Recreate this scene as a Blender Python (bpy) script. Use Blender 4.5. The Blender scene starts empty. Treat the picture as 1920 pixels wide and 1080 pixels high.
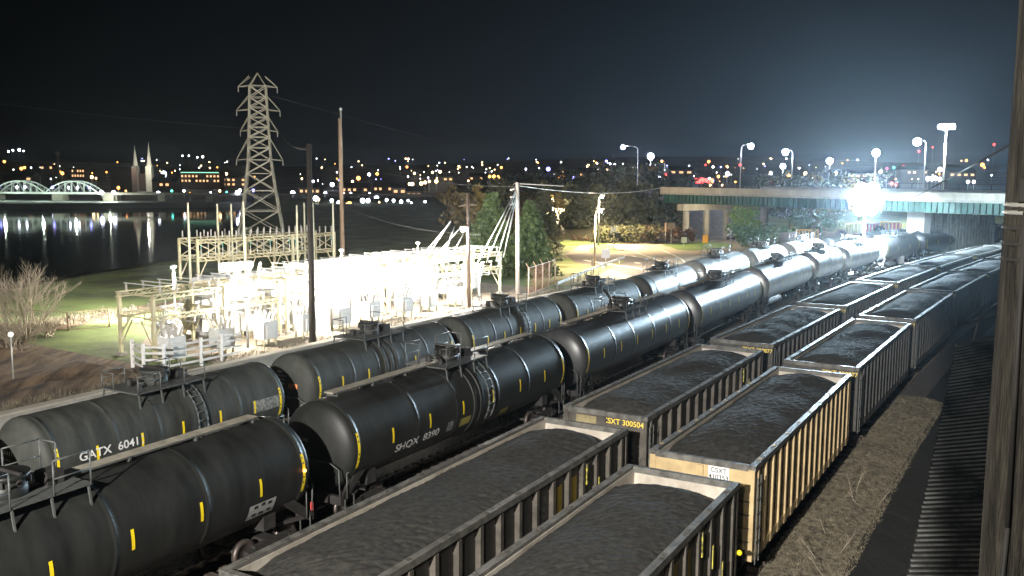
import bpy, math, random
from mathutils import Vector, Matrix
R = math.radians
random.seed(7)
sc = bpy.context.scene
C = sc.collection

# ------------------------------------------------------------------ camera
FPX, PITCH, ROLL, HC = 1733.5, 0.12265, 0.00531, 12.0
cam_d = bpy.data.cameras.new('camera')
cam = bpy.data.objects.new('camera', cam_d); C.objects.link(cam)
cam.location = (0, 0, HC)
cam.rotation_euler = (Matrix.Rotation(math.pi/2-PITCH, 3, 'X') @ Matrix.Rotation(ROLL, 3, 'Z')).to_euler()
cam_d.sensor_width = 36; cam_d.lens = 36*FPX/1920
cam_d.clip_start = 0.1; cam_d.clip_end = 6000
sc.camera = cam

# ------------------------------------------------------------------ world: night sky with town glow to the right
w = bpy.data.worlds.new('World'); sc.world = w; w.use_nodes = True
nt = w.node_tree; bg = nt.nodes['Background']
tc = nt.nodes.new('ShaderNodeTexCoord')
mpw = nt.nodes.new('ShaderNodeMapping'); mpw.inputs['Scale'].default_value = (1, 1, 2.5)
nrmw = nt.nodes.new('ShaderNodeVectorMath'); nrmw.operation = 'NORMALIZE'
dot = nt.nodes.new('ShaderNodeVectorMath'); dot.operation = 'DOT_PRODUCT'
dot.inputs[1].default_value = Vector((math.sin(.36), math.cos(.36), 0))
nt.links.new(tc.outputs['Generated'], mpw.inputs[0]); nt.links.new(mpw.outputs[0], nrmw.inputs[0]); nt.links.new(nrmw.outputs[0], dot.inputs[0])
nzw = nt.nodes.new('ShaderNodeTexNoise'); nzw.inputs['Scale'].default_value = 2.2; nzw.inputs['Detail'].default_value = 4
nt.links.new(mpw.outputs[0], nzw.inputs['Vector'])
addw = nt.nodes.new('ShaderNodeMath'); addw.operation = 'MULTIPLY_ADD'; addw.inputs[1].default_value = .10
subw = nt.nodes.new('ShaderNodeMath'); subw.operation = 'SUBTRACT'; subw.inputs[1].default_value = .05
nt.links.new(nzw.outputs['Fac'], addw.inputs[0]); nt.links.new(dot.outputs['Value'], addw.inputs[2]); nt.links.new(addw.outputs[0], subw.inputs[0])
cr = nt.nodes.new('ShaderNodeValToRGB'); cr.color_ramp.interpolation = 'B_SPLINE'
e = cr.color_ramp.elements
e[0].position = 0.62; e[0].color = (0.0003, 0.0006, 0.0008, 1)
e[1].position = 1.0; e[1].color = (0.017, 0.031, 0.045, 1)
for ps, cl in ((.78, (.0030, .0040, .0050)), (.87, (.004, .0065, .009)), (.94, (.009, .0145, .021))): q_ = e.new(ps); q_.color = (*cl, 1)
nt.links.new(subw.outputs[0], cr.inputs[0]); nt.links.new(cr.outputs[0], bg.inputs[0])
bg.inputs[1].default_value = 1.0

# ------------------------------------------------------------------ lights that reach the whole place
def spot(name, loc, target, power, col, size, blend, rad):
    l = bpy.data.lights.new(name, 'SPOT'); l.energy = power; l.color = col; l.spot_size = R(size); l.spot_blend = blend; l.shadow_soft_size = rad
    o = bpy.data.objects.new(name, l); C.objects.link(o); o.location = loc
    o.rotation_euler = (Vector(target)-Vector(loc)).to_track_quat('-Z', 'Y').to_euler(); return o
def down(name, loc, power, col, rad=.2, size=152):
    return spot(name, loc, (loc[0], loc[1]+.01, loc[2]-5), power, col, size, .35, rad)
def point(name, loc, power, col, rad=0.2):
    l = bpy.data.lights.new(name, 'POINT'); l.energy = power; l.color = col; l.shadow_soft_size = rad
    o = bpy.data.objects.new(name, l); C.objects.link(o); o.location = loc; return o
KEY = 300000
spot('yard_floodlight', (-17, -25, 23), (-22.3, 34, 0), KEY, (1.0, 0.95, 0.88), 66.5, 0.07, 0.4)
spot('added_pole_spot', (-3, -2, 15), (6.0, 10.0, 7.0), 6000, (1.0, 0.95, 0.85), 74, 0.5, 0.2)  # unseen spot added to brighten the right edge pole and slats
FLOOD = (43.5, 114.4, 9.2)

sc.view_settings.view_transform = 'Standard'; sc.view_settings.look = 'None'
sc.view_settings.exposure = 0; sc.view_settings.gamma = 1
sc.render.engine = 'CYCLES'
sc.cycles.use_denoising = True
sc.cycles.max_bounces = 5; sc.cycles.volume_bounces = 0
sc.cycles.sample_clamp_indirect = 4
sc.cycles.use_light_tree = True

# ------------------------------------------------------------------ survey: pixel ray -> place on a level, and the curving yard tracks
def ray(u, v):
    a, b = u-960, v-540
    cr_, sr = math.cos(ROLL), math.sin(ROLL)
    a, b = a*cr_+b*sr, -a*sr+b*cr_
    c, s = math.cos(PITCH), math.sin(PITCH)
    return (a/FPX, (FPX*c-b*s)/FPX, (-FPX*s-b*c)/FPX)
def at(u, v, z):
    r = ray(u, v); t = (z-HC)/r[2]; return (r[0]*t, r[1]*t)
def atd(u, v, y):
    r = ray(u, v); t = y/r[1]; return (r[0]*t, y, HC+r[2]*t)
def th(s): return 0.50072+0.00039*s+1e-5*s*s if s > 0 else 0.50072
DS = 0.5; S0 = -60
PTS = []
x, y, s = -9.134, 0.0, 0.0
back = []
while s > S0: back.append((x, y)); x -= math.sin(th(s))*DS; y -= math.cos(th(s))*DS; s -= DS
back.append((x, y)); PTS = back[::-1]; x, y, s = -9.134, 0.0, 0.0
while s < 460:
    x += math.sin(th(s+DS/2))*DS; y += math.cos(th(s+DS/2))*DS; s += DS; PTS.append((x, y))
def track(s, off):
    k = (s-S0)/DS; i = max(0, min(len(PTS)-2, int(k))); f = k-i
    x = PTS[i][0]*(1-f)+PTS[i+1][0]*f; y = PTS[i][1]*(1-f)+PTS[i+1][1]*f; t = th(s)
    return x+off*math.cos(t), y-off*math.sin(t), t
def to_so(x, y):
    best = min(range(0, len(PTS), 4), key=lambda i: (PTS[i][0]-x)**2+(PTS[i][1]-y)**2)
    best = min(range(max(0, best-4), min(len(PTS), best+5)), key=lambda i: (PTS[i][0]-x)**2+(PTS[i][1]-y)**2)
    s = S0+best*DS; t = th(s)
    return s, (x-PTS[best][0])*math.cos(t)-(y-PTS[best][1])*math.sin(t)
def interp(tab, s):
    if s <= tab[0][0]: return tab[0][1]
    for (a, b), (c, d) in zip(tab, tab[1:]):
        if s <= c: return b+(d-b)*(s-a)/(c-a)
    return tab[-1][1]
OT = lambda s: interp([(0, -12.9), (50, -13.0), (65, -13.6), (80, -14.7), (96, -16.0), (110, -17.0), (123, -17.8), (143, -18.6), (220, -19.5)], s)
OU = lambda s: interp([(0, -20.7), (70, -20.9), (80, -21.7), (86, -22.5), (99, -23.7), (110, -24.4), (125, -25), (220, -27)], s)
OL = lambda s: -4.66
OR_ = lambda s: 0.0
def car_pose(s, offf, half=5.2):
    x1, y1, _ = track(s-half, offf(s-half)); x2, y2, _ = track(s+half, offf(s+half))
    return (x1+x2)/2, (y1+y2)/2, math.atan2(x2-x1, y2-y1)

# ------------------------------------------------------------------ materials
MATS = {}
def mat(name, col, rough=0.6, metal=0.0, n=0.0, ns=3.0, col2=None, bump=0.0, bs=20.0, em=None, es=0.0, spec=0.5, stretch=None, co='Object', coat=0):
    if name in MATS: return MATS[name]
    m = bpy.data.materials.new(name); m.use_nodes = True; t = m.node_tree; b = t.nodes['Principled BSDF']
    b.inputs['Base Color'].default_value = (*col, 1); b.inputs['Roughness'].default_value = rough; b.inputs['Metallic'].default_value = metal
    b.inputs['Specular IOR Level'].default_value = spec
    if coat: b.inputs['Coat Weight'].default_value = coat
    tcn = t.nodes.new('ShaderNodeTexCoord'); src = tcn.outputs[co]
    if stretch:
        mp = t.nodes.new('ShaderNodeMapping'); mp.inputs['Scale'].default_value = stretch; t.links.new(src, mp.inputs[0]); src = mp.outputs[0]
    if n > 0:
        nz = t.nodes.new('ShaderNodeTexNoise'); nz.inputs['Scale'].default_value = ns; nz.inputs['Detail'].default_value = 7; nz.inputs['Roughness'].default_value = 0.65
        t.links.new(src, nz.inputs['Vector'])
        rp = t.nodes.new('ShaderNodeValToRGB'); rp.color_ramp.elements[0].position = 0.36; rp.color_ramp.elements[1].position = 0.64
        c2 = col2 or tuple(max(0, c*(1-n)) for c in col)
        rp.color_ramp.elements[0].color = (*c2, 1); rp.color_ramp.elements[1].color = (*col, 1)
        t.links.new(nz.outputs['Fac'], rp.inputs[0]); t.links.new(rp.outputs[0], b.inputs['Base Color'])
        mr = t.nodes.new('ShaderNodeMapRange'); mr.inputs['To Min'].default_value = max(0.05, rough-0.12); mr.inputs['To Max'].default_value = min(1, rough+0.12)
        t.links.new(nz.outputs['Fac'], mr.inputs[0]); t.links.new(mr.outputs[0], b.inputs['Roughness'])
    if bump > 0:
        n2 = t.nodes.new('ShaderNodeTexNoise'); n2.inputs['Scale'].default_value = bs; n2.inputs['Detail'].default_value = 5
        t.links.new(src, n2.inputs['Vector']); bp = t.nodes.new('ShaderNodeBump'); bp.inputs['Strength'].default_value = bump; bp.inputs['Distance'].default_value = 0.05
        t.links.new(n2.outputs['Fac'], bp.inputs['Height']); t.links.new(bp.outputs[0], b.inputs['Normal'])
    if em: b.inputs['Emission Color'].default_value = (*em, 1); b.inputs['Emission Strength'].default_value = es
    MATS[name] = m; return m
def em(name, col, s): return mat(name, (0.02, 0.02, 0.02), em=col, es=s)

M_ballast = mat('ballast', (0.16, 0.145, 0.13), 0.95, n=.6, ns=6, col2=(0.04, 0.037, 0.034), bump=1, bs=14)
M_oldballast = mat('platform_gravel', (0.30, 0.29, 0.26), 0.95, n=.5, ns=4, bump=.6, bs=14)
M_rail = mat('rail_steel', (0.30, 0.28, 0.26), 0.3, 0.8, n=.4, ns=2)
M_tie = mat('tie_wood', (0.09, 0.07, 0.055), 0.9, n=.5, ns=4)
M_coal = mat('coal', (0.056, 0.054, 0.048), 1.0, spec=.12, n=.75, ns=6, col2=(0.028, 0.028, 0.027), bump=.22, bs=18)
M_dark_steel = mat('weathered_dark_steel', (0.075, 0.07, 0.062), 0.7, n=.55, ns=2.5, bump=.2, bs=9)
M_brown_steel = mat('weathered_brown_steel', (0.10, 0.088, 0.072), 0.72, n=.6, ns=1.6, bump=.2, bs=9)
M_rimdust = mat('dusty_top_chord', (0.15, 0.145, 0.13), 0.5, n=.6, ns=3.5, bump=.2)
M_tan = mat('tan_paint', (0.52, 0.39, 0.20), 0.6, n=.3, ns=1.3, col2=(0.34, 0.25, 0.13), bump=.1)
M_inner = mat('bare_inner_wall', (0.52, 0.48, 0.41), 0.6, n=.35, ns=1.1, col2=(0.33, 0.29, 0.24), bump=.2)
M_panel = mat('worn_side_panel', (0.17, 0.16, 0.145), 0.65, n=.5, ns=1.1, col2=(0.10, 0.095, 0.085))
M_black = mat('black_tank_paint', (0.026, 0.027, 0.025), 0.5, n=.4, ns=0.6, col2=(0.012, 0.013, 0.012), bump=.05, bs=1.5, spec=.35, stretch=(1, 2.6, .5))
M_grime = mat('grimy_tank_paint', (0.062, 0.066, 0.058), 0.62, n=.4, ns=0.8, col2=(0.030, 0.032, 0.030), bump=.06, bs=1.5, spec=.3, stretch=(1, 2.6, .5))
M_gleam = mat('tank_paint_flood_gleam', (0.42, 0.42, 0.42), 0.34, 0.55, n=.4, ns=0.9, col2=(0.26, 0.26, 0.27), bump=.05, bs=2)  # pale metallic tone stands in for the floodlight's gleam on far tanks
M_gleamdark = mat('tank_paint_faint_gleam', (0.13, 0.135, 0.14), 0.36, 0.4, n=.4, ns=0.9, bump=.02, bs=1)  # weaker floodlight gleam put into the tank colour
M_blackg = mat('glossy_black_tank_paint', (0.05, 0.052, 0.054), 0.36, 0.1, n=.35, ns=0.9, bump=.02, bs=1, spec=.5)
M_grayT = mat('gray_tank_paint', (0.33, 0.33, 0.31), 0.4, n=.4, ns=1.0)
M_bronze = mat('pale_jacket', (0.42, 0.42, 0.40), 0.35, 0.3, n=.4, ns=1.2)
M_under = mat('running_gear', (0.035, 0.032, 0.03), 0.7, n=.5, ns=3)
M_wheel = mat('wheel_steel', (0.12, 0.10, 0.09), 0.45, 0.6)
M_yellow = mat('reflector_yellow', (0.95, 0.72, 0.02), 0.4)
M_white = mat('stencil_white', (0.75, 0.75, 0.72), 0.5)
M_stencil = mat('faded_stencil', (0.32, 0.33, 0.31), 0.6, n=.7, ns=9, col2=(0.05, 0.05, 0.05))
M_ystencil = mat('yellow_stencil', (0.75, 0.55, 0.08), 0.6)
M_orange = mat('orange_placard', (0.85, 0.28, 0.10), 0.5)
M_red = mat('red_tape', (0.75, 0.10, 0.10), 0.5)
M_grate = mat('walkway_steel', (0.10, 0.105, 0.10), 0.5, n=.3, ns=6)
M_conc = mat('concrete', (0.34, 0.32, 0.28), 0.9, n=.35, ns=1.2, bump=.3, bs=6)
M_conc2 = mat('parapet_concrete', (0.42, 0.38, 0.31), 0.85, n=.3, ns=.6, stretch=(1, 1, .4))
M_dirt = mat('dirt', (0.19, 0.13, 0.08), 1, n=.7, ns=.9, col2=(0.045, 0.032, 0.024), bump=1, bs=3, stretch=(2.2, .35, 1))
M_grass = mat('grass_field', (0.17, 0.23, 0.065), 1, n=.6, ns=.18, col2=(0.07, 0.09, 0.035), bump=1, bs=2)
M_far = mat('far_ground', (0.035, 0.04, 0.028), 1, n=.5, ns=.05)
M_hill = mat('wooded_hill', (0.26, 0.27, 0.27), 1, n=.5, ns=.02)
M_subgr = mat('crushed_stone', (0.30, 0.25, 0.19), .95, n=.35, ns=2, bump=1, bs=8)
M_asph = mat('asphalt', (0.085, 0.075, 0.07), .85, n=.25, ns=.6, bump=.3, bs=12)
M_lot = mat('pale_road', (0.34, 0.29, 0.22), .9, n=.3, ns=.25, bump=.3, bs=8)
M_paint = mat('road_paint', (0.75, 0.72, 0.62), .6, n=.2, ns=3)
M_shadedark = mat('shade_dark_ground', (0.018, 0.02, 0.017), 1, n=.6, ns=.6, bump=1, bs=3)  # near-black colour stands in for shade beside the hopper cars
M_rackY = mat('galvanised_frame', (0.62, 0.56, 0.36), .5, n=.2, ns=2)
M_rackW = mat('white_equipment', (0.78, 0.78, 0.76), .4, n=.1, ns=2)
M_ins = mat('porcelain', (0.55, 0.52, 0.48), .3)
M_green_ins = mat('green_glass_insulator', (0.20, 0.50, 0.42), .25)
M_latt = mat('lattice_steel', (0.40, 0.38, 0.30), .6, n=.3, ns=.8)
M_wood = mat('weathered_pole_wood', (0.20, 0.14, 0.10), .9, n=.5, ns=3, bump=.6, bs=10, stretch=(6, 6, .6))
M_woodL = mat('pale_pole_wood', (0.46, 0.33, 0.23), .9, n=.4, ns=3, bump=.5, bs=10, stretch=(6, 6, .6))
M_oldpole = mat('cracked_pole_wood', (0.075, 0.066, 0.05), .95, n=.9, ns=3.2, col2=(0.006, 0.005, 0.004), bump=1, bs=8, stretch=(9, 9, .7))
M_green = mat('green_girder_paint', (0.016, 0.085, 0.062), .6, n=.5, ns=.5, col2=(.012, .045, .036))
M_metalpole = mat('galvanised_pole', (0.50, 0.50, 0.47), .4, .3)
M_rust = mat('rusty_wire_mesh', (0.30, 0.15, 0.09), .8)
M_leafg = mat('spruce_needles', (0.13, 0.20, 0.07), .8, n=.6, ns=1.2)
M_boardlit = mat('running_board_lit_tone', (.40, .37, .30), .5, n=.4, ns=3)  # pale tone stands in for lamplight along the board edge
M_leafd = mat('dark_leaves', (0.075, 0.085, 0.05), .9, n=.5, ns=.5)
M_leafy = mat('bright_green_leaves', (0.22, 0.36, 0.07), .7, n=.4, ns=.8)
M_leafo = mat('autumn_leaves', (0.30, 0.24, 0.10), .8, n=.4, ns=.8)
M_bark = mat('bark', (0.16, 0.13, 0.10), .95, n=.4, ns=3)
M_drygr = mat('dry_grass', (0.30, 0.26, 0.18), 1, n=.7, ns=5, col2=(0.06, 0.05, 0.036), bump=1, bs=12)
M_corr = mat('weathered_slats', (0.26, 0.27, 0.26), .85, 0, n=.9, ns=.6, col2=(0.006, 0.006, 0.006), spec=.2)
M_build = mat('dark_brick_building', (0.08, 0.05, 0.04), .9, n=.2, ns=.3)
M_build2 = mat('pale_building', (0.22, 0.20, 0.17), .9, n=.2, ns=.3)
M_roof = mat('slate_roof', (0.05, 0.05, 0.055), .8)
M_spire = mat('spire_stone', (0.30, 0.30, 0.26), .8, em=(0.42, 0.45, 0.34), es=0.0)
M_archw = mat('white_arch_paint', (0.75, 0.8, 0.75), .5)
E_white = em('lamp_glow_white', (0.74, 0.78, 1.0), 22)
E_flood = em('lamp_glow_flood', (0.62, 0.84, 1.0), 2600)
E_street = em('street_lamp_glow', (0.70, 0.76, 1.0), 420)
E_warm = em('lamp_glow_warm', (1.0, 0.62, 0.28), 14)
E_amber = em('reflector_glare_amber', (1.0, 0.36, 0.07), 9)
E_red = em('lamp_glow_red', (1.0, 0.06, 0.05), 7)
E_blue = em('lamp_glow_blue', (0.25, 0.25, 1.0), 14)
E_pale = em('lamp_glow_pale', (0.85, 0.85, 0.80), 9)
E_green = em('lamp_glow_green', (0.1, 0.9, 0.7), 6)
E_win = em('lit_window_warm', (1.0, 0.55, 0.25), 1.6)
E_winw = em('lit_window_white', (0.85, 0.9, 1.0), 2.4)
E_magenta = em('lit_sign_magenta', (1.0, 0.12, 0.28), 4)
E_mint = em('lit_roof_strip', (0.35, 1.0, 0.62), 1.6)

# ------------------------------------------------------------------ mesh building
class MB:
    def __init__(self): self.v = []; self.f = []; self.m = []; self.sm = []; self.mats = []
    def mi(self, m):
        if m not in self.mats: self.mats.append(m)
        return self.mats.index(m)
    def add(self, vs, fs, m, smooth=False):
        o = len(self.v); k = self.mi(m); self.v += [tuple(p) for p in vs]
        for f in fs: self.f.append([i+o for i in f]); self.m.append(k); self.sm.append(smooth)
        return self
    def box(self, c, s, m, rz=0.0, M=None):
        x, y, z = s[0]/2, s[1]/2, s[2]/2
        vs = [Vector((a*x, b*y, d*z)) for d in (-1, 1) for b in (-1, 1) for a in (-1, 1)]
        if M is not None: vs = [M @ v for v in vs]
        elif rz: q = Matrix.Rotation(rz, 3, 'Z'); vs = [q @ v for v in vs]
        vs = [v+Vector(c) for v in vs]
        return self.add(vs, [(0, 2, 3, 1), (4, 5, 7, 6), (0, 1, 5, 4), (2, 6, 7, 3), (0, 4, 6, 2), (1, 3, 7, 5)], m)
    def bar(self, p, q, wd, m, ht=None):
        p, q = Vector(p), Vector(q); d = q-p; L = d.length
        if L < 1e-6: return self
        M = d.to_track_quat('Y', 'Z').to_matrix()
        return self.box((p+q)/2, (wd, L, ht or wd), m, M=M)
    def cyl(self, p, q, r0, m, r1=None, n=8, caps=True, smooth=True):
        r1 = r0 if r1 is None else r1; p, q = Vector(p), Vector(q); d = q-p
        if d.length < 1e-6: return self
        M = d.to_track_quat('Z', 'Y').to_matrix(); vs = []
        for c, r in ((p, r0), (q, r1)):
            for i in range(n): a = 2*math.pi*i/n; vs.append(c+M @ Vector((r*math.cos(a), r*math.sin(a), 0)))
        self.add(vs, [(i, (i+1) % n, n+(i+1) % n, n+i) for i in range(n)], m, smooth)
        if caps:
            o = len(self.v)-2*n; k = self.mi(m)
            for f in (list(range(n))[::-1], list(range(n, 2*n))): self.f.append([i+o for i in f]); self.m.append(k); self.sm.append(False)
        return self
    def tube(self, pts, r, m, n=6):
        for a, b in zip(pts, pts[1:]): self.cyl(a, b, r, m, n=n)
        return self
    def lathe(self, prof, m, axis='Z', n=24, o=(0, 0, 0), smooth=True):
        vs = []
        for r, h in prof:
            for i in range(n):
                a = 2*math.pi*i/n; c, s = r*math.cos(a), r*math.sin(a)
                vs.append((c+o[0], s+o[1], h+o[2]) if axis == 'Z' else (c+o[0], h+o[1], s+o[2]))
        fs = [(j*n+i, j*n+(i+1) % n, (j+1)*n+(i+1) % n, (j+1)*n+i) for j in range(len(prof)-1) for i in range(n)]
        if axis != 'Z': fs = [f[::-1] for f in fs]
        return self.add(vs, fs, m, smooth)
    def ball(self, c, r, m, n=8):
        prof = [(r*math.sin(math.pi*k/n)+1e-5, -r*math.cos(math.pi*k/n)) for k in range(n+1)]
        return self.lathe(prof, m, n=n+2, o=c)
    def build(self, name, parent=None, loc=None, rz=0):
        me = bpy.data.meshes.new(name); me.from_pydata(self.v, [], self.f)
        for m in self.mats: me.materials.append(m)
        me.polygons.foreach_set('material_index', self.m); me.polygons.foreach_set('use_smooth', self.sm); me.update()
        o = bpy.data.objects.new(name, me); C.objects.link(o)
        if parent: o.parent = parent
        if loc: o.location = loc
        if rz: o.rotation_euler = (0, 0, rz)
        return o
def empty(name, loc=(0, 0, 0), rz=0):
    o = bpy.data.objects.new(name, None); C.objects.link(o); o.location = loc; o.rotation_euler = (0, 0, rz); return o
def tag(o, label, cat, group=None):
    o['label'] = label; o['category'] = cat
    if group: o['group'] = group
    return o
def struct(o, label=None):
    o['kind'] = 'structure'
    if label: o['label'] = label
    return o
KIDS = {}
def copy_tree(o, parent=None):
    c = o.copy(); C.objects.link(c); c.parent = parent
    for ch in [q for q in list(o.children)]: copy_tree(ch, c)
    return c
ORD = ['nearest', 'second', 'third', 'fourth', 'fifth', 'sixth', 'seventh', 'eighth', 'ninth', 'tenth', 'eleventh', 'twelfth', 'thirteenth', 'fourteenth', 'fifteenth', 'sixteenth', 'seventeenth', 'eighteenth', 'nineteenth', 'twentieth']
dg = None
def text_mesh(txt, size, m, name, wide=1.0, mapf=None, parent=None):
    cu = bpy.data.curves.new(name, 'FONT'); cu.body = txt; cu.size = size; cu.align_x = 'CENTER'; cu.align_y = 'CENTER'; cu.offset = size*0.015
    t = bpy.data.objects.new(name, cu); C.objects.link(t)
    me = bpy.data.meshes.new_from_object(t.evaluated_get(bpy.context.evaluated_depsgraph_get()))
    bpy.data.objects.remove(t)
    for v in me.vertices: v.co = mapf(v.co.x*wide, v.co.y)
    me.materials.clear(); me.materials.append(m); me.update()
    o = bpy.data.objects.new(name, me); C.objects.link(o); o.parent = parent; return o
# ------------------------------------------------------------------ ground of the yard, tracks
def strip(name, offs, s0, s1, z, m, ds=4, jitter=0):
    b = MB(); n = int((s1-s0)/ds)+1; cols = len(offs); vs = []
    for i in range(n):
        s = s0+(s1-s0)*i/(n-1)
        for j, o in enumerate(offs):
            x, y, _ = track(s, o); zz = z[j] if isinstance(z, (list, tuple)) else z
            vs.append((x, y, zz+(random.uniform(-jitter, jitter) if 0 < j < cols-1 else 0)))
    b.add(vs, [(i*cols+j, i*cols+j+1, (i+1)*cols+j+1, (i+1)*cols+j) for i in range(n-1) for j in range(cols-1)], m, True)
    return b.build(name)
struct(strip('yard_ballast_ground', [-32.6, -28, -24, -18.2, -16.5, -8, -2, 2.6], -50, 330, [-.57, -.57, -.57, -.57, -.32, -.32, -.32, -.32], M_ballast))
struct(strip('weedy_embankment', [1.25, 2.6, 3.5], -50, 60, [-0.30, -0.28, -0.46], M_drygr, 1.0, .05))
struct(strip('shade_dark_embankment', [3.5, 4.8, 6.5, 9, 14], -50, 60, [-0.46, -0.9, -1.8, -3.0, -3.4], M_shadedark, 1.0, .05))  # shade right of the weeds is put into the ground colour
struct(strip('shade_dark_gully', [2.6, 3.6, 5, 7, 9, 14], 60, 82, [-0.32, -0.6, -1.0, -1.8, -3.0, -3.4], M_shadedark, 2, .08))
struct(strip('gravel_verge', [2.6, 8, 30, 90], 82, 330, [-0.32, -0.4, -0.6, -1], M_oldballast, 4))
struct(strip('shade_dark_lower_ground', [14, 30, 120], -50, 82, [-3.4, -3.4, -3.4], M_shadedark, 6))
struct(strip('service_walkway', [-9.6, -8.5, -7.4], 88, 240, -0.28, M_oldballast, 4))
def make_track(offf, s0, s1, dz=0):
    b = MB(); prev = None; s = s0
    while s <= s1:
        x, y, t = track(s, offf(s)); c, q = math.cos(t), math.sin(t)
        if prev:
            for a, ps in ((-.75, prev[0]), (.75, prev[1])):
                p = (x+a*c, y-a*q, -.07); b.bar(ps, p, .09, M_rail, .15)
        prev = ((x-.75*c, y+.75*q, -.07), (x+.75*c, y-.75*q, -.07)); s += 3
    s = s0
    while s <= min(s1, 150):
        x, y, t = track(s, offf(s)); b.box((x, y, -.24), (2.6, .24, .18), M_tie, rz=-t); s += .6
    o = b.build('railway_track', loc=(0, 0, dz)); return struct(o)
for f_, a_, b_, z_ in ((OR_, 0, 260, 0), (OL, 4, 260, 0), (OT, 6, 240, 0), (OU, 8, 240, -.25)): make_track(f_, a_, b_, z_)

# ------------------------------------------------------------------ running gear shared by all cars
def truck_meshes():
    b = MB()
    for sx in (-1, 1):
        b.box((sx*.98, 0, .62), (.16, 1.5, .18), M_under); b.box((sx*.98, 0, .34), (.16, .75, .16), M_under)
        b.bar((sx*.98, .75, .62), (sx*.98, .35, .36), .15, M_under); b.bar((sx*.98, -.75, .62), (sx*.98, -.35, .36), .15, M_under)
        for yy in (-.88, .88): b.box((sx*.98, yy, .5), (.2, .34, .3), M_under)
        for k in (-.14, 0, .14): b.cyl((sx*.98, k, .4), (sx*.98, k, .6), .055, M_wheel, n=6)
    b.box((0, 0, .6), (2.0, .42, .26), M_under)
    wl = MB()
    wl.cyl((-1.1, 0, .46), (1.1, 0, .46), .08, M_under)
    for sx in (-1, 1):
        x0 = sx*.72
        wl.lathe([(.05, -.03), (.30, -.02), (.33, -.07), (.46, -.07), (.46, .07), (.33, .07), (.30, .04), (.05, .05)], M_wheel, 'Y', 20)
        o = len(wl.v)-8*20
        for i in range(o, len(wl.v)): p = wl.v[i]; wl.v[i] = (x0+sx*p[1], p[0], .46+p[2])
    return b, wl
TB, WB = truck_meshes()
def add_running(root, yt, ye, zc=.9):
    for sy in (-1, 1):
        t = TB.build('truck', root, (0, sy*yt, 0))
        for k in (-.88, .88): WB.build('wheelset', t, (0, k, 0))
        c = MB(); c.box((0, sy*(ye-.25), zc), (.3, .9, .24), M_under); c.box((.04, sy*(ye+.22), zc), (.32, .28, .34), M_under)
        c.tube([(.35, sy*(ye-.1), zc), (.5, sy*(ye+.1), .55), (.3, sy*(ye+.3), .5)], .035, M_under)
        c.build('coupler', root)

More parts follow.
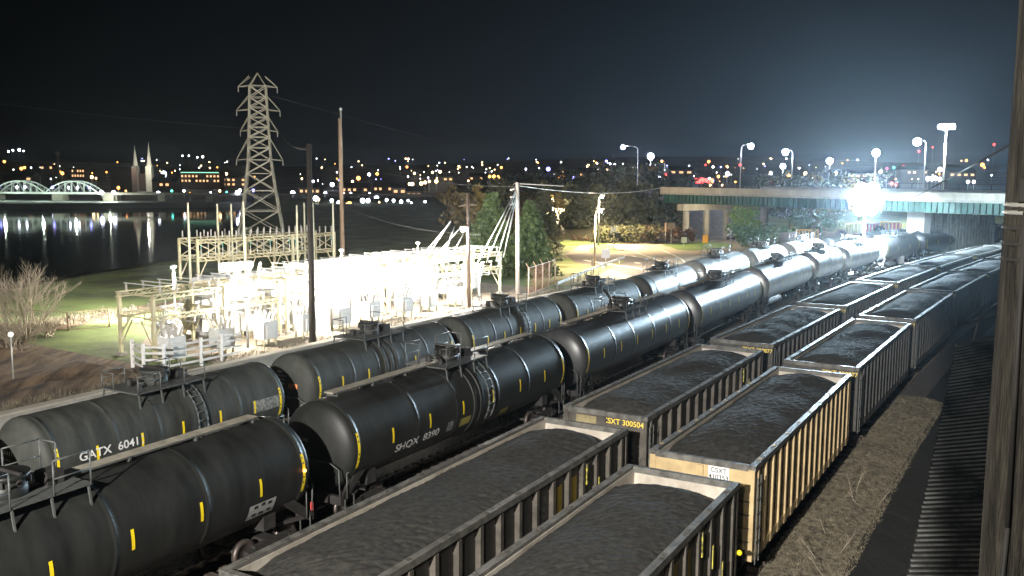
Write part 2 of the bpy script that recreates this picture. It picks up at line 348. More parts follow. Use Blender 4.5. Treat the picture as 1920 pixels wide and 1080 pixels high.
# ------------------------------------------------------------------ hopper cars
HL, HW, HZ = 14.4, 3.2, 3.76
def make_hopper(side, ribm, ribs, panel, endm, inner=M_inner, patches=None, topm=M_rimdust):
    root = empty('hopper_car')
    b = MB(); L = HL/2; X = HW/2
    for sx in (-1, 1):
        b.box((sx*(X-.17), 0, 2.3), (.05, HL-.1, 2.75), panel)                       # side sheet
        b.box((sx*(X-.207), 0, 2.33), (.02, HL-.16, 2.7), inner)                     # lining
        b.box((sx*(X-.10), 0, 1.02), (.20, HL-.05, .24), side)                       # bottom sill
        b.box((sx*(X-.09), 0, .82), (.10, HL-1.8, .16), M_under)
    for sy in (-1, 1):
        b.box((0, sy*(L-.05), 2.45), (HW-.24, .05, 2.45), endm)
        b.box((0, sy*(L-.09), 2.45), (HW-.44, .02, 2.4), inner)
        for sx in (-1, 1):
            b.box((sx*(X-.1), sy*(L-.055), 2.27), (.2, .13, 2.72), endm)             # corner post
        b.box((0, sy*(L-.01), 2.4), (.16, .1, 2.3), endm); b.box((0, sy*(L-.012), 1.35), (HW-.42, .07, .12), endm)
        b.box((0, sy*(L-.012), 2.2), (HW-.42, .06, .09), endm)
    # sloping hopper bottoms and centre sill
    b.box((0, 0, .8), (.5, HL+.6, .3), M_under)
    for k in (-3.6, -1.2, 1.2, 3.6):
        b.add([(-1.3, k-1.1, 1.0), (1.3, k-1.1, 1.0), (1.3, k+1.1, 1.0), (-1.3, k+1.1, 1.0), (-.8, k-.4, .35), (.8, k-.4, .35), (.8, k+.4, .35), (-.8, k+.4, .35)],
              [(0, 1, 5, 4), (1, 2, 6, 5), (2, 3, 7, 6), (3, 0, 4, 7), (4, 5, 6, 7)], M_under)
    b.build('body', root)
    for sx in (-1, 1):
        r = MB()
        for i in range(ribs):
            y = -L+.45+(HL-.9)*i/(ribs-1)
            r.box((sx*(X-.07), y, 2.32), (.17, .15, 2.44), ribm); r.box((sx*(X-.05), y, 1.0), (.12, .3, .3), side)
        r.build('side_ribs', root)
    t = MB()
    for sx in (-1, 1): t.box((sx*(X-.075), 0, HZ-.085), (.19, HL, .17), topm); t.box((sx*(X-.19), 0, HZ-.24), (.035, HL-.3, .14), topm)
    for sy in (-1, 1): t.box((0, sy*(L-.06), HZ-.09), (HW-.37, .15, .175), topm)
    for i in range(9):
        for sx in (-1, 1): t.box((sx*(X-.08), -L+.8+(HL-1.6)*i/8, HZ+.004), (.1, .16, .014), side)
    t.build('top_rim', root)
    if patches:
        p = MB()
        for i, m in patches:
            y = -L+.45+(HL-.9)*(i+.5)/(ribs-1); p.box((X-.139, y, 2.45), (.012, (HL-.9)/(ribs-1)-.42, 1.5), m)
        p.build('painted_panel', root)
    # ladders at the corners
    for sy, sx in ((-1, 1), (1, -1), (-1, -1)):
        l = MB()
        for k in range(6):
            z = 1.0+k*.43; l.bar((sx*(X+.06), sy*(L-.12), z), (sx*(X+.06), sy*(L-.48), z), .03, M_grate)
        l.bar((sx*(X+.06), sy*(L-.12), .8), (sx*(X+.06), sy*(L-.12), 3.4), .03, M_grate); l.bar((sx*(X+.06), sy*(L-.48), .8), (sx*(X+.06), sy*(L-.48), 3.4), .03, M_grate)
        for k in range(5):
            z = 1.1+k*.4; l.bar((sx*(X-.1), sy*(L+.06), z), (sx*(X-.55), sy*(L+.06), z), .03, M_grate)
        l.build('ladder', root)
    g = MB(); g.bar((-1.1, -L-.12, 2.9), (-.4, -L-.12, 2.9), .035, M_under); g.lathe([(.26, 0), (.29, .02), (.26, .04), (.23, .02), (.26, 0)], M_under, 'Y', 16, (.75, -L-.2, 1.75)); g.bar((.5, -L-.18, 1.75), (1.0, -L-.18, 1.75), .03, M_under); g.bar((.75, -L-.18, 1.5), (.75, -L-.18, 2.0), .03, M_under)
    g.build('brake_wheel', root)
    add_running(root, 5.3, L+.35)
    return root
def coal_mesh(seed, low=.95, high=.62, side=.22, lowN=.5):
    rr = random.Random(seed); nx, ny = 26, 110; b = MB(); vs = []
    hills = [(rr.uniform(-6, 6), rr.uniform(-.6, .6), rr.uniform(-.07, .10), rr.uniform(.9, 2.2)) for _ in range(9)]
    W2, L2 = HW/2-.22, HL/2-.11
    for j in range(ny+1):
        y = -L2+2*L2*j/ny
        for i in range(nx+1):
            x = -W2+2*W2*i/nx
            ex = (abs(x)/W2)**2.4; ey = (abs(y)/L2)
            dn = low if y > 0 else lowN
            z = HZ-.04+.10*(1-ex)-side*.6*ex - dn*max(0, (ey-.80)/.20)**1.35*(1-.25*(1-ex)) 
            for hy, hx, ha, hw in hills: z += ha*math.exp(-((y-hy)**2+(x-hx)**2*2)/hw**2)*(1-ex)
            z += rr.uniform(-.012, .012)+.012*math.sin(y*2.3+x)
            vs.append((x, y, z))
    b.add(vs, [(j*(nx+1)+i, j*(nx+1)+i+1, (j+1)*(nx+1)+i+1, (j+1)*(nx+1)+i) for j in range(ny) for i in range(nx)], M_coal, False)
    return b
hop_dark = make_hopper(M_brown_steel, M_brown_steel, 15, M_panel, M_brown_steel, patches=[(k, m) for k, m in ((8, M_stencil), (9, M_ystencil), (10, M_ystencil))])
hop_grey = make_hopper(M_dark_steel, M_dark_steel, 17, M_dark_steel, M_dark_steel)
hop_tan = make_hopper(M_tan, M_tan, 17, M_brown_steel, M_tan)
USED = set()
def place(proto, x, y, h, z=0):
    if proto.name not in USED: USED.add(proto.name); o = proto
    else: o = copy_tree(proto)
    o.location = (x, y, z); o.rotation_euler = (0, 0, -h); return o
def flat_text(txt, size, m, cx, y, z, root, name='car_number'):
    # on the near end of a car, facing backwards
    return text_mesh(txt, size, m, name, 1.0, lambda a, b: (cx+a, y, z+b), root)
sR, sL, CLH = 21.36, 24.76, 16.02
coal_protos = [coal_mesh(1), coal_mesh(5, .95, lowN=.35), coal_mesh(9, .6, lowN=.6)]
hop_protos = {'R': [hop_dark, hop_tan, hop_grey, hop_grey, hop_grey, hop_grey, hop_grey, hop_grey, hop_grey], 'L': [hop_dark, hop_dark, hop_grey, hop_grey, hop_grey, hop_grey, hop_grey, hop_grey]}
for tr in 'RL':
    for i in range(9 if tr == 'R' else 8):
        s = (sR if tr == 'R' else sL)+i*CLH
        x, y, h = car_pose(s, OR_ if tr == 'R' else OL)
        o = place(hop_protos[tr][i], x, y, h)
        side = 'right hand' if tr == 'R' else 'left hand'
        if tr == 'R' and i == 1:
            tag(o, 'tan coal hopper car with upright ribs and a white number plate', 'hopper car')
            p = MB(); p.box((.55, -HL/2-.012, 3.36), (.62, .015, .44), M_white); p.build('number_plate', o)
            flat_text('CSXT', .2, M_under, .55, -HL/2-.024, 3.46, o); flat_text('410353', .2, M_under, .55, -HL/2-.024, 3.26, o)
        else:
            kind = 'dark ribbed coal hopper car'
            tag(o, f'{kind}, {ORD[i]} from the camera in the {side} coal string', 'hopper car')
        if tr == 'L' and i == 1: flat_text('CSXT 300504', .27, M_ystencil, .72, -HL/2-.012, 3.44, o); p = MB(); p.box((-.7, -HL/2-.005, 3.36), (.8, .012, .32), mat('faded_yellow_patch', (.30, .25, .13), .7, n=.4, ns=5)); p.build('faded_patch', o)
        if tr == 'R' and i == 2: flat_text('CSXT 300877', .27, M_ystencil, .8, -HL/2-.012, 3.40, o)
        if tr == 'R' and i == 0:
            p = MB()
            for k, (zz, hh) in enumerate(((3.2, .5), (2.5, .6), (1.8, .5), (3.0, .35))):
                p.box((HW/2-.06, 4.05+(k % 3)*.88, zz), (.19, .075, hh), mat('chipped_yellow_paint', (.55, .5, .06), .6, n=.8, ns=6, col2=(.1, .09, .07)))
            p.build('yellow_rib_paint', o)
            p = MB(); p.ball((HW/2+.05, HL/2+.1, 1.75), .08, M_yellow); p.build('yellow_end_marker', o)
        c = coal_protos[(i+(tr == 'L')) % 3 if not (tr == 'R' and i == 1) else 1].build('coal_load') if i < 3 else None
        if c is None:
            c = COAL[(i+(tr == 'L')) % 3].copy(); C.objects.link(c)
        else:
            COAL = globals().setdefault('COAL', {}); COAL[(i+(tr == 'L')) % 3] = c
        c.location = (x, y, 0); c.rotation_euler = (0, 0, -h)
        who = 'the tan hopper car' if (tr == 'R' and i == 1) else f'the {ORD[i]} hopper car of the {side} string'
        tag(c, f'black coal heap filling {who}', 'coal load', 'coal heaps in the hopper cars')
# a further string of hoppers passing behind the bridge pier
for i in range(4):
    s = 172+i*CLH; x, y, h = car_pose(s, lambda q: -21.2-(q-168)*.15)
    o = place(hop_grey, x, y, h); tag(o, f'far dark hopper car under the bridge, {ORD[i]} beyond the pier', 'hopper car', 'hopper cars beyond the bridge pier')

# ------------------------------------------------------------------ tank cars
def shell(BL, r, m, belts=(), dish=.5, seams=True, m2=None, split=None):
    b = MB(); L = BL/2; prof = []
    for k in range(9):
        a = math.pi/2*k/8; prof.append((max(.001, r*math.sin(a)), -L-dish*math.cos(a)))
    def ring(y, h=.007, wd=.05): return [(r, y-.12), (r, y-.01), (r+h, y), (r+h, y+wd), (r, y+wd+.01), (r, y+wd+.12)]
    if split is None:
        prof += [(r, -L+.01)]+ring(-L+.14, .014, .06)
        if seams:
            for q in (-.27, -.1, .1, .27): prof += ring(q*BL)
        prof += ring(L-.2, .014, .06)+[(r, L-.01)]
        for k in range(8, -1, -1): a = math.pi/2*k/8; prof.append((max(.001, r*math.sin(a)), L+dish*math.cos(a)))
        b.lathe(prof, m, 'Y', 64)
    else:
        prof += [(r, -L+.02), (r, split-.03), (r, split)]; b.lathe(prof, m, 'Y', 64)
        pr = [(r, split), (r+.03, split+.02), (r+.03, split+.08), (r+.03, L-.06), (r+.02, L-.01)]
        for k in range(8, -1, -1): a = math.pi/2*k/8; pr.append((max(.001, r*math.sin(a)), L+dish*math.cos(a)))
        b.lathe(pr, m2, 'Y', 64)
    for y in belts: b.lathe([(r+.004, y-.12), (r+.04, y-.11), (r+.045, y-.08), (r+.045, y+.08), (r+.04, y+.11), (r+.004, y+.12)], m, 'Y', 64)
    b.v = [(x, y, z+2.65) for x, y, z in b.v]
    return b
def make_tank(BL, r, m, kind='long', marks=6, m2=None, split=None, belts=(), ladder=True, small=False):
    root = empty('tank_car'); L = BL/2; zt = 2.65+r
    shell(BL, r, m, belts=belts, m2=m2, split=split).build('tank_shell', root)
    for sy in (-1, 1):
        u = MB()
        u.box((0, sy*(L-.9), .95), (.55, 3.0, .35), M_under)
        u.box((0, sy*(L+.45), 1.0), (2.6, .16, .3), M_under); u.box((0, sy*(L-1.3), 1.35), (2.3, .5, .5), M_under)
        for sx in (-1, 1): u.bar((sx*1.25, sy*(L+.45), 1.0), (sx*.5, sy*(L-1.6), 1.0), .12, M_under); u.bar((sx*1.2, sy*(L+.4), 1.0), (sx*1.2, sy*(L-.9), 2.0), .14, M_under, .3)
        u.build('underframe', root)
    if kind == 'long':
        w_ = MB()
        w_.box((-.15, 0, zt+.14), (.42, BL-1.2, .05), M_boardlit)
        for sx in (-.35, .05): w_.bar((sx, -L+.6, zt+.12), (sx, L-.6, zt+.12), .05, M_grate)
        for k in range(8):
            y = -L+.8+(BL-1.6)*k/7; w_.box((-.15, y, zt+.05), (.5, .06, .16), M_grate)
        w_.build('running_board', root)
    p = MB()
    p.box((0, 0, zt+.10), (2.0, 3.2, .05), M_grate); 
    for y in (-1.5, -.5, .5, 1.5):
        for sx in (-1, 1): p.bar((sx*.95, y, zt+.1), (sx*1.05, y, zt-.45), .05, M_grate)
    p.build('platform', root)
    hz = zt+(.72 if small else .95)
    for sx in (-1, 1):
        for y0, y1 in ((-1.55, -.55), (.55, 1.55)):
            rl = MB(); rl.tube([(sx*1.0, y0, zt+.1), (sx*1.0, y0, hz), (sx*1.0, y1, hz), (sx*1.0, y1, zt+.1)], .022, M_grate, 6); rl.tube([(sx*1.0, y0, zt+.5), (sx*1.0, y1, zt+.5)], .018, M_grate, 6)
            if sx < 0: ye = y0 if y0 < 0 else y1; rl.tube([(-1.0, ye, hz), (-.35, ye, hz), (-.35, ye, zt+.1)], .022, M_grate, 6)
            rl.build('railing', root)
    mw = MB(); mw.cyl((0, 0, zt-.1), (0, 0, zt+.55), .48, m, n=24)
    for k in range(8): a = k*math.pi/4; mw.box((.5*math.cos(a), .5*math.sin(a), zt+.5), (.1, .1, .16), M_under, rz=a)
    mo = mw.build('manway', root)
    ld = MB(); ld.cyl((0, 0, zt+.55), (0, 0, zt+.68), .54, m, n=24); ld.bar((-.6, 0, zt+.72), (.6, 0, zt+.72), .07, M_under); ld.build('manway_lid', mo)
    vb = MB(); vb.box((.1, 1.05, zt+.28), (.5, .45, .36), M_under); vb.cyl((-.3, -.9, zt), (-.3, -.9, zt+.42), .14, M_under); vb.cyl((.35, -1.0, zt), (.35, -1.0, zt+.3), .1, M_under); vb.tube([(.35, -1.0, zt+.3), (.1, -.7, zt+.34), (-.3, -.9, zt+.4)], .04, M_under)
    vb.build('valves', root)
    rr_ = r+.09
    ladder_y = .9
    ld = MB()
    for sx in (-1, 1):
        for yy in (ladder_y-.22, ladder_y+.22):
            ld.tube([(sx*rr_*math.cos(R(a)), yy, 2.65+rr_*math.sin(R(a))) for a in range(-30, 71, 10)]+[(sx*.95, yy, zt+.1)], .028, M_grate, 6)
        for a in range(-30, 68, 12): ld.cyl((sx*rr_*math.cos(R(a)), ladder_y-.22, 2.65+rr_*math.sin(R(a))), (sx*rr_*math.cos(R(a)), ladder_y+.22, 2.65+rr_*math.sin(R(a))), .018, M_grate, n=6)
    if ladder: ld.build('side_ladder', root)
    # reflective strips, each its own
    def strip_mark(y, a0, a1, w_=.1, q=1):
        k = MB(); n = 6; vs = []
        for j in range(n+1):
            a = R(a0+(a1-a0)*j/n)
            for yy in (y-w_/2, y+w_/2): vs.append((q*(r+.016)*math.cos(a), yy, 2.65+(r+.016)*math.sin(a)))
        k.add(vs, [(2*j, 2*j+1, 2*j+3, 2*j+2) if q > 0 else (2*j, 2*j+2, 2*j+3, 2*j+1) for j in range(n)], M_yellow); k.build('reflective_strip', root)
    for i in range(marks):
        y = -L+BL*(i+.9)/(marks+.8); strip_mark(y, -8, 12)
    strip_mark(-L+.16, -24, 22, .12); strip_mark(L-.16, -24, 22, .12)
    eh = MB()
    for sy in (-1, 1):
        eh.tube([(-1.25, sy*(L+.5), 1.0), (-1.25, sy*(L+.55), 2.1), (-.9, sy*(L+.6), 2.3), (.9, sy*(L+.6), 2.3), (1.25, sy*(L+.55), 2.1), (1.25, sy*(L+.5), 1.0)], .025, M_grate, 6)
        eh.tube([(1.3, sy*(L+.2), 1.0), (1.3, sy*(L+.2), 1.9), (1.3, sy*(L-.5), 1.9)], .022, M_grate, 6)
        eh.box((1.32, sy*(L+.1), .5), (.06, .5, .05), M_grate); eh.box((1.32, sy*(L-.13), .75), (.03, .03, .55), M_grate); eh.box((1.32, sy*(L+.33), .75), (.03, .03, .55), M_grate)
    eh.build('end_handrail', root)
    add_running(root, L-1.1, L+.75, .85)
    return root
def side_map(r, y0, z0):
    def f(a, b_):
        ang = math.asin(max(-1, min(1, (z0-2.65)/r)))+b_/r
        return ((r+.02)*math.cos(ang), y0+a, 2.65+(r+.02)*math.sin(ang))
    return f
def head_map(r, L, cx, cz, dish=.5):
    def f(a, b_):
        x, z = cx+a, cz+b_; q = min(.98, math.hypot(x, z)/r); return (x, -L-dish*math.sqrt(1-q*q)-.015, 2.65+z)
    return f
def side_rect(root, r, y0, z0, w_, h_, m, name, rows=1, cols=6):
    f = side_map(r-.004, y0, z0); k = MB(); vs = []
    for j in range(4):
        for i in range(2): vs.append(f(-w_/2+w_*i, -h_/2+h_*j/3))
    k.add(vs, [(2*j, 2*j+1, 2*j+3, 2*j+2) for j in range(3)], m); return k.build(name, root)
def head_rect(root, r, L, cx, cz, w_, h_, m, name):
    f = head_map(r, L, cx, cz); k = MB(); vs = [f(-w_/2+w_*i/3, -h_/2+h_*j) for j in range(2) for i in range(4)]
    k.add(vs, [(i, i+1, 5+i, 4+i) for i in range(3)], m); return k.build(name, root)
T_CARS = [(8.4, 26.0), (28.2, 43.8), (45.9, 61.5), (63.4, 79.2), (81.1, 96.7), (98.9, 108.6), (110.9, 123.3), (125.5, 139.5), (141.7, 155), (157, 170)]
U_CARS = [(22.5, 33.1), (35.0, 45.9), (47.7, 57.6), (59.7, 70.1), (72.1, 83.6), (86.3, 99.6), (102.3, 111.8), (114.2, 125), (127.2, 138), (140.2, 151), (153, 164)]
U0 = (10, 20.4)
RT, RU = 1.55, 1.5
PROTO = {}
def tank(key, BL, r, m, **k):
    if key not in PROTO: PROTO[key] = make_tank(BL, r, m, **k); return PROTO[key]
    return copy_tree(PROTO[key])
pend = []
for i, (a, b_) in enumerate(T_CARS):
    BL = b_-a; x, y, h = car_pose((a+b_)/2, OT, BL/2-1)
    if i == 0: o = tank('T0', 17.6, RT, M_black, marks=7, ladder=False)
    elif i == 1: o = tank('Tbelt', 15.6, RT, M_black, belts=(-.25, .25))
    elif i == 2: o = tank('Tb', 15.6, RT, M_blackg, ladder=False, small=True)
    elif i == 3: o = tank('Tg', 15.8, RT, M_gleamdark, ladder=False, small=True)
    elif i == 4: o = tank('Ts', 15.6, RT, M_gleam, ladder=False, small=True)
    elif i == 5: o = tank('T5', BL, RT, M_gleam, belts=(0,), marks=3, ladder=False, small=True)
    elif i == 6: o = tank('T6', BL, RT, M_gleam, marks=2, ladder=False, small=True)
    else: o = tank('T7', 13.4, RT, M_blackg, marks=2, ladder=False, small=True)
    o.location = (x, y, 0); o.rotation_euler = (0, 0, -h)
    lab = {0: 'black tank car with long running board at lower left, nearest in its string', 1: 'black tank car lettered SHQX 8390 behind the nearest tank car'}.get(i, f'{"shiny black" if i in (2, 3) else "pale gleam-toned" if i < 7 else "dull dark"} tank car, {ORD[i]} from the camera in the front tank string')
    tag(o, lab, 'tank car'); pend.append((i, o))
o1 = dict(pend)[1]; o0 = dict(pend)[0]
for i, (a, b_) in enumerate([U0]+U_CARS):
    BL = b_-a; x, y, h = car_pose((a+b_)/2, OU, BL/2-1)
    if i in (0, 1, 3): o = tank('Ub', 10.6, RU, M_grime, kind='short', marks=5, small=True)
    elif i == 2: o = tank('Ubelt', 10.9, RU, M_grime, kind='short', marks=5, ladder=False, belts=(-.5, -.05, .4))
    elif i == 4: o = tank('U4', BL, RU, M_grime, kind='short', marks=5, ladder=False, belts=(0.3,))
    elif i == 5: o = tank('U5', BL, RU, M_grime, kind='short', marks=2, m2=M_grayT, split=-4.6)
    elif i == 6: o = tank('U6', BL, RU+.06, M_bronze, kind='short', marks=3)
    elif i in (7, 8): o = tank('U7', 9.9, RU, M_grayT, kind='short', marks=2)
    else: o = tank('U9', 10.6, RU, M_blackg, kind='short', marks=2)
    o.location = (x, y, -.25); o.rotation_euler = (0, 0, -h)
    lab = {0: 'black tank car at the far left edge, ahead of the GATX car', 1: 'black tank car lettered GATX 60411 beside the low wall', 2: 'black tank car with ribbed belts and an orange placard on its head', 3: 'black tank car with a pale placard on its head, by the substation',
           5: 'two tone tank car, black near end and pale gray far end', 6: 'large silver jacketed tank car near the road lot'}.get(i, f'tank car, {ORD[i]} from the left in the rear tank string')
    tag(o, lab, 'tank car'); pend.append((100+i, o))
P_ = dict(pend)
# lettering
text_mesh('SHQX  8390', .42, M_white, 'car_number', 1.25, side_map(RT, -4.15, 2.12), o1)
side_rect(o1, RT, -2.0, 2.15, .4, .42, M_stencil, 'stencil_box')
side_rect(o1, RT, -4.1, 1.68, 2.6, .07, M_stencil, 'stencil_line'); side_rect(o1, RT, -4.3, 1.54, 2.2, .06, M_stencil, 'stencil_line')
side_rect(o1, RT, -.9, 2.1, .75, .36, mat('yellow_notice', (.42, .36, .08), .6, n=.4, ns=8), 'notice_panel'); side_rect(o1, RT, 2.4, 1.75, .7, .36, mat('yellow_notice', (.42, .36, .08)), 'notice_panel')
text_mesh('SHQX 8390', .2, M_white, 'end_number', 1.2, head_map(RT, 7.8, -.75, .25), o1); head_rect(o1, RT, 7.8, -.6, .05, .5, .1, M_stencil, 'end_stencil')
side_rect(o0, RT, 6.9, 2.0, 1.1, .52, mat('pale_stencil', (.42, .43, .41), .6), 'stencil_box')
for k, (y_, z_) in enumerate(((6.62, 2.14), (6.92, 2.16), (7.2, 2.13), (6.6, 1.9), (6.9, 1.88), (7.22, 1.9))): side_rect(o0, RT+.004, y_, z_, .16, .1, M_black, 'stencil_letter_block')
ab = MB(); ab.ball((RT+.05, 8.62, 2.72), .055, E_amber); ab.build('amber_reflector_glare', o0)  # glowing ball stands in for glare off the end reflector
side_rect(o0, RT, 2.6, 1.45, 1.3, .12, M_stencil, 'stencil_line'); 
tp = MB(); tp.box((1.24, 9.3, 1.25), (.05, .12, .34), M_red); tp.box((1.24, 9.3, 1.08), (.052, .13, .08), M_white); tp.build('striped_end_tape', o0)
g1 = P_[101]
text_mesh('GATX  60411', .40, M_white, 'car_number', 1.15, side_map(RU, -3.05, 2.72), g1)
text_mesh('GATX 60411', .2, M_white, 'end_number', 1.2, head_map(RU, 5.3, -.55, .35), g1)
for k in range(3): head_rect(g1, RU, 5.3, -.5, .12-.14*k, 1.0-.2*k, .06, M_stencil, 'end_stencil')
side_rect(g1, RU, 2.2, 2.35, 1.9, .3, M_stencil, 'stencil_box'); side_rect(g1, RU, 4.3, 2.7, 1.5, .5, M_stencil, 'stencil_box')
u2 = P_[102]
for k, (w_, c_) in enumerate(((.32, -.35), (.75, -.32), (.7, -.36), (.62, -.34), (.5, -.42))): head_rect(u2, RU, 5.45, c_, .72-.17*k, w_, .1, M_stencil if k else M_white, 'end_stencil')
head_rect(u2, RU, 5.45, .45, .14, .5, .2, M_orange, 'orange_placard')
u3 = P_[103]; head_rect(u3, RU, 5.3, -.45, .55, .7, .12, M_stencil, 'end_stencil'); head_rect(u3, RU, 5.3, .15, .2, .45, .16, mat('pale_placard', (.7, .5, .42)), 'pale_placard')
head_rect(P_[2], RT, 7.8, -.6, .3, .7, .1, M_stencil, 'end_stencil')
lt = MB(); lt.ball((0, 0, 0), .09, E_amber)
# ------------------------------------------------------------------ terrain, river, hills
def bank_r(az):     # distance of the river's near bank for an azimuth (radians, 0 = ahead, negative = left)
    tab = [(-1.2, 60), (-.70, 75), (-.455, 111), (-.337, 134), (-.29, 200), (-.26, 446), (0.0, 452)]
    return interp(tab, az)
def ground(x, y):
    r = math.hypot(x, y); az = math.atan2(x, y)
    if az < 0.0 and bank_r(az) < r < 448:
        b = bank_r(az); return max(-7, .5-min(1, (r-b)/6)*7.5) if r < 440 else -7+(r-440)/8*5.2
    if r < 448: return .5
    z = (-1.8 if az < 0 else .5)+(min(r, 700)-448)/252*2.5
    if r > 600:
        k = min(1, (r-600)/1500); side = 44+10*math.sin(az*9)+12*math.sin(az*4+1)+14*max(0, az)
        z += side*.72*k**1.15
    return z
def polar(name, a0, a1, na, rs, m, drop=0.0):
    b = MB(); vs = []
    for r in rs:
        for j in range(na+1):
            a = a0+(a1-a0)*j/na; x, y = r*math.sin(a), r*math.cos(a); vs.append((x, y, ground(x, y)-drop))
    b.add(vs, [(i*(na+1)+j, i*(na+1)+j+1, (i+2-1)*(na+1)+j+1, (i+1)*(na+1)+j) for i in range(len(rs)-1) for j in range(na)], m, True)
    return b.build(name)
# near field: the low ground beyond the wall, out to the river bank
def field(name, so_offs, ss, z, m):
    b = MB(); vs = []; n = len(so_offs)
    for s in ss:
        for o in so_offs: x, y, _ = track(s, o); vs.append((x, y, ground(x, y) if z is None else z))
    b.add(vs, [(i*n+j, i*n+j+1, (i+1)*n+j+1, (i+1)*n+j) for i in range(len(ss)-1) for j in range(n-1)], m, True); return b.build(name)
b = MB(); vs = []; azs = [-1.15+.0115*k for k in range(101)]+[.012+.05*k for k in range(22)]
NR = 26
def inner_r(az):   # where the field starts: just behind the wall
    lo, hi = 5.0, 900.0
    if az > .80: return 300.0
    for _ in range(24):
        m_ = (lo+hi)/2; s, o = to_so(m_*math.sin(az), m_*math.cos(az))
        if o < -32.5: hi = m_
        else: lo = m_
    return hi
inn = [inner_r(a) for a in azs]
for a, r0 in zip(azs, inn):
    r1 = bank_r(a)+8 if a < 0 else 455
    r1 = max(r1, r0+2)
    for k in range(NR+1):
        r = r0+(r1-r0)*(k/NR)**1.0; x, y = r*math.sin(a), r*math.cos(a); vs.append((x, y, ground(x, y) if k < NR else -6 if a < 0 else ground(x, y)))
b.add(vs, [(i*(NR+1)+j, i*(NR+1)+j+1, (i+1)*(NR+1)+j+1, (i+1)*(NR+1)+j) for i in range(len(azs)-1) for j in range(NR)][::1], M_grass, True)
b.f = [f[::-1] for f in b.f]
struct(b.build('grass_field_ground'))
rs = [441, 448, 455, 470, 500, 550, 600, 680, 760, 860, 960, 1080, 1200, 1350, 1500, 1700, 1900, 2100, 2400]
struct(polar('far_bank_hills', -1.2, 1.2, 120, rs, M_hill))
M_water = mat('river_water', (0.003, 0.004, 0.005), .05, bump=.16, bs=.5, spec=.06, stretch=(.5, 1, 1))
wt = MB(); wt.add([(-900, 20, -4), (0, 20, -4), (60, 470, -4), (-900, 470, -4)], [(0, 1, 2, 3)], M_water); struct(wt.build('river_water'))
bm = MB(); bm.add([(-3000, -300, -12), (3000, -300, -12), (3000, 3000, -12), (-3000, 3000, -12)], [(0, 1, 2, 3)], M_far); struct(bm.build('deep_ground'))

def sheet(name, pts, z, m, zin=None, pix=True):
    P2 = [at(u, v, zin or z) for u, v in pts] if pix else pts
    b = MB(); b.add([(x, y, z) for x, y in P2], [list(range(len(P2)))[::-1]], m); o = b.build(name)
    bpy_fix = o.data; 
    if bpy_fix.polygons[0].normal.z < 0: bpy_fix.flip_normals()
    return struct(o)
def so_sheet(name, so_pts, z, m): return sheet(name, [track(s, o)[:2] for s, o in so_pts], z, m, pix=False)
GZ = 0.5
so_sheet('dirt_yard', [(-5, -32.7), (40, -32.7), (41, -53), (60, -57), (60, -60), (40, -58), (-5, -58)], GZ+.010, M_dirt)
b = MB(); ns_, no_ = 120, 90; vs = []
from mathutils import noise as NZ
for i in range(ns_+1):
    for j in range(no_+1):
        s_ = 16+(39.0-16)*i/ns_; o_ = -33.2-(57-33.2)*j/no_; x, y, _ = track(s_, o_); q = x*math.cos(.27)-y*math.sin(.27)
        edge = min(1, min(i, ns_-i, j, no_-j)/6); wv = math.sin(q*1.9+NZ.noise(Vector((x*.15, y*.15, 0)))*3.0)
        vs.append((x, y, GZ+.012+edge*(.20*(1+wv)**1.5*.8+.14*NZ.noise(Vector((x*.6, y*.25, 2)))+.02)))
b.add(vs, [(i*(no_+1)+j, (i+1)*(no_+1)+j, (i+1)*(no_+1)+j+1, i*(no_+1)+j+1) for i in range(ns_) for j in range(no_)], M_dirt, True); o = b.build('rutted_dirt_track')
if o.data.polygons[5].normal.z < 0: o.data.flip_normals()
struct(o)
so_sheet('substation_gravel', [(42.5, -33.2), (84, -33.2), (84, -40), (84, -56), (64, -55), (52, -51.5), (44.5, -44)], GZ+.018, M_subgr)
so_sheet('pale_road_lot', [(84, -32.75), (100, -32.7), (150, -32.7), (185, -32.7), (185, -62), (150, -62), (128, -66), (112, -56), (108, -46), (98, -40), (86, -37.5)], GZ+.010, M_lot)
sheet('asphalt_turning_lane', [(1090, 500), (1060, 478), (1120, 472), (1165, 478), (1215, 486), (1262, 492), (1285, 500), (1300, 512), (1290, 527), (1245, 533), (1195, 520), (1140, 505)], GZ+.02, M_asph)
sheet('grass_verge', [(1040, 492), (1080, 492), (1130, 503), (1168, 487), (1172, 490), (1130, 512), (1068, 540), (1040, 560)], GZ+.024, mat('lit_grass', (.12, .13, .045), 1, n=.5, ns=.8, bump=1, bs=3))
sheet('road_island_grass', [(1105, 466), (1128, 455), (1150, 462), (1160, 470), (1135, 476), (1108, 474)], GZ+.03, mat('green_grass', (.12, .20, .04), 1, n=.4, ns=.8, bump=1, bs=3))
sheet('crossing_grass', [(1240, 458), (1330, 452), (1375, 458), (1372, 463), (1300, 470), (1270, 468)], GZ+.03, mat('green_grass', (.12, .20, .04)))
def line_mark(pts, w_, name='road_marking'):
    P2 = [at(u, v, GZ) for u, v in pts]; b = MB()
    for p, q in zip(P2, P2[1:]): b.bar((*p, GZ+.034), (*q, GZ+.034), w_, M_paint, .012)
    return struct(b.build(name))
line_mark([(1162, 467), (1185, 471), (1208, 479), (1226, 485), (1238, 490), (1236, 494), (1222, 499)], .35)
line_mark([(1240, 469), (1262, 478), (1278, 486), (1285, 494)], .3)
line_mark([(1095, 488), (1140, 496), (1180, 501), (1210, 506)], .5, 'road_kerb')
line_mark([(1185, 480), (1192, 482)], .4); line_mark([(1190, 493), (1200, 494)], .4)

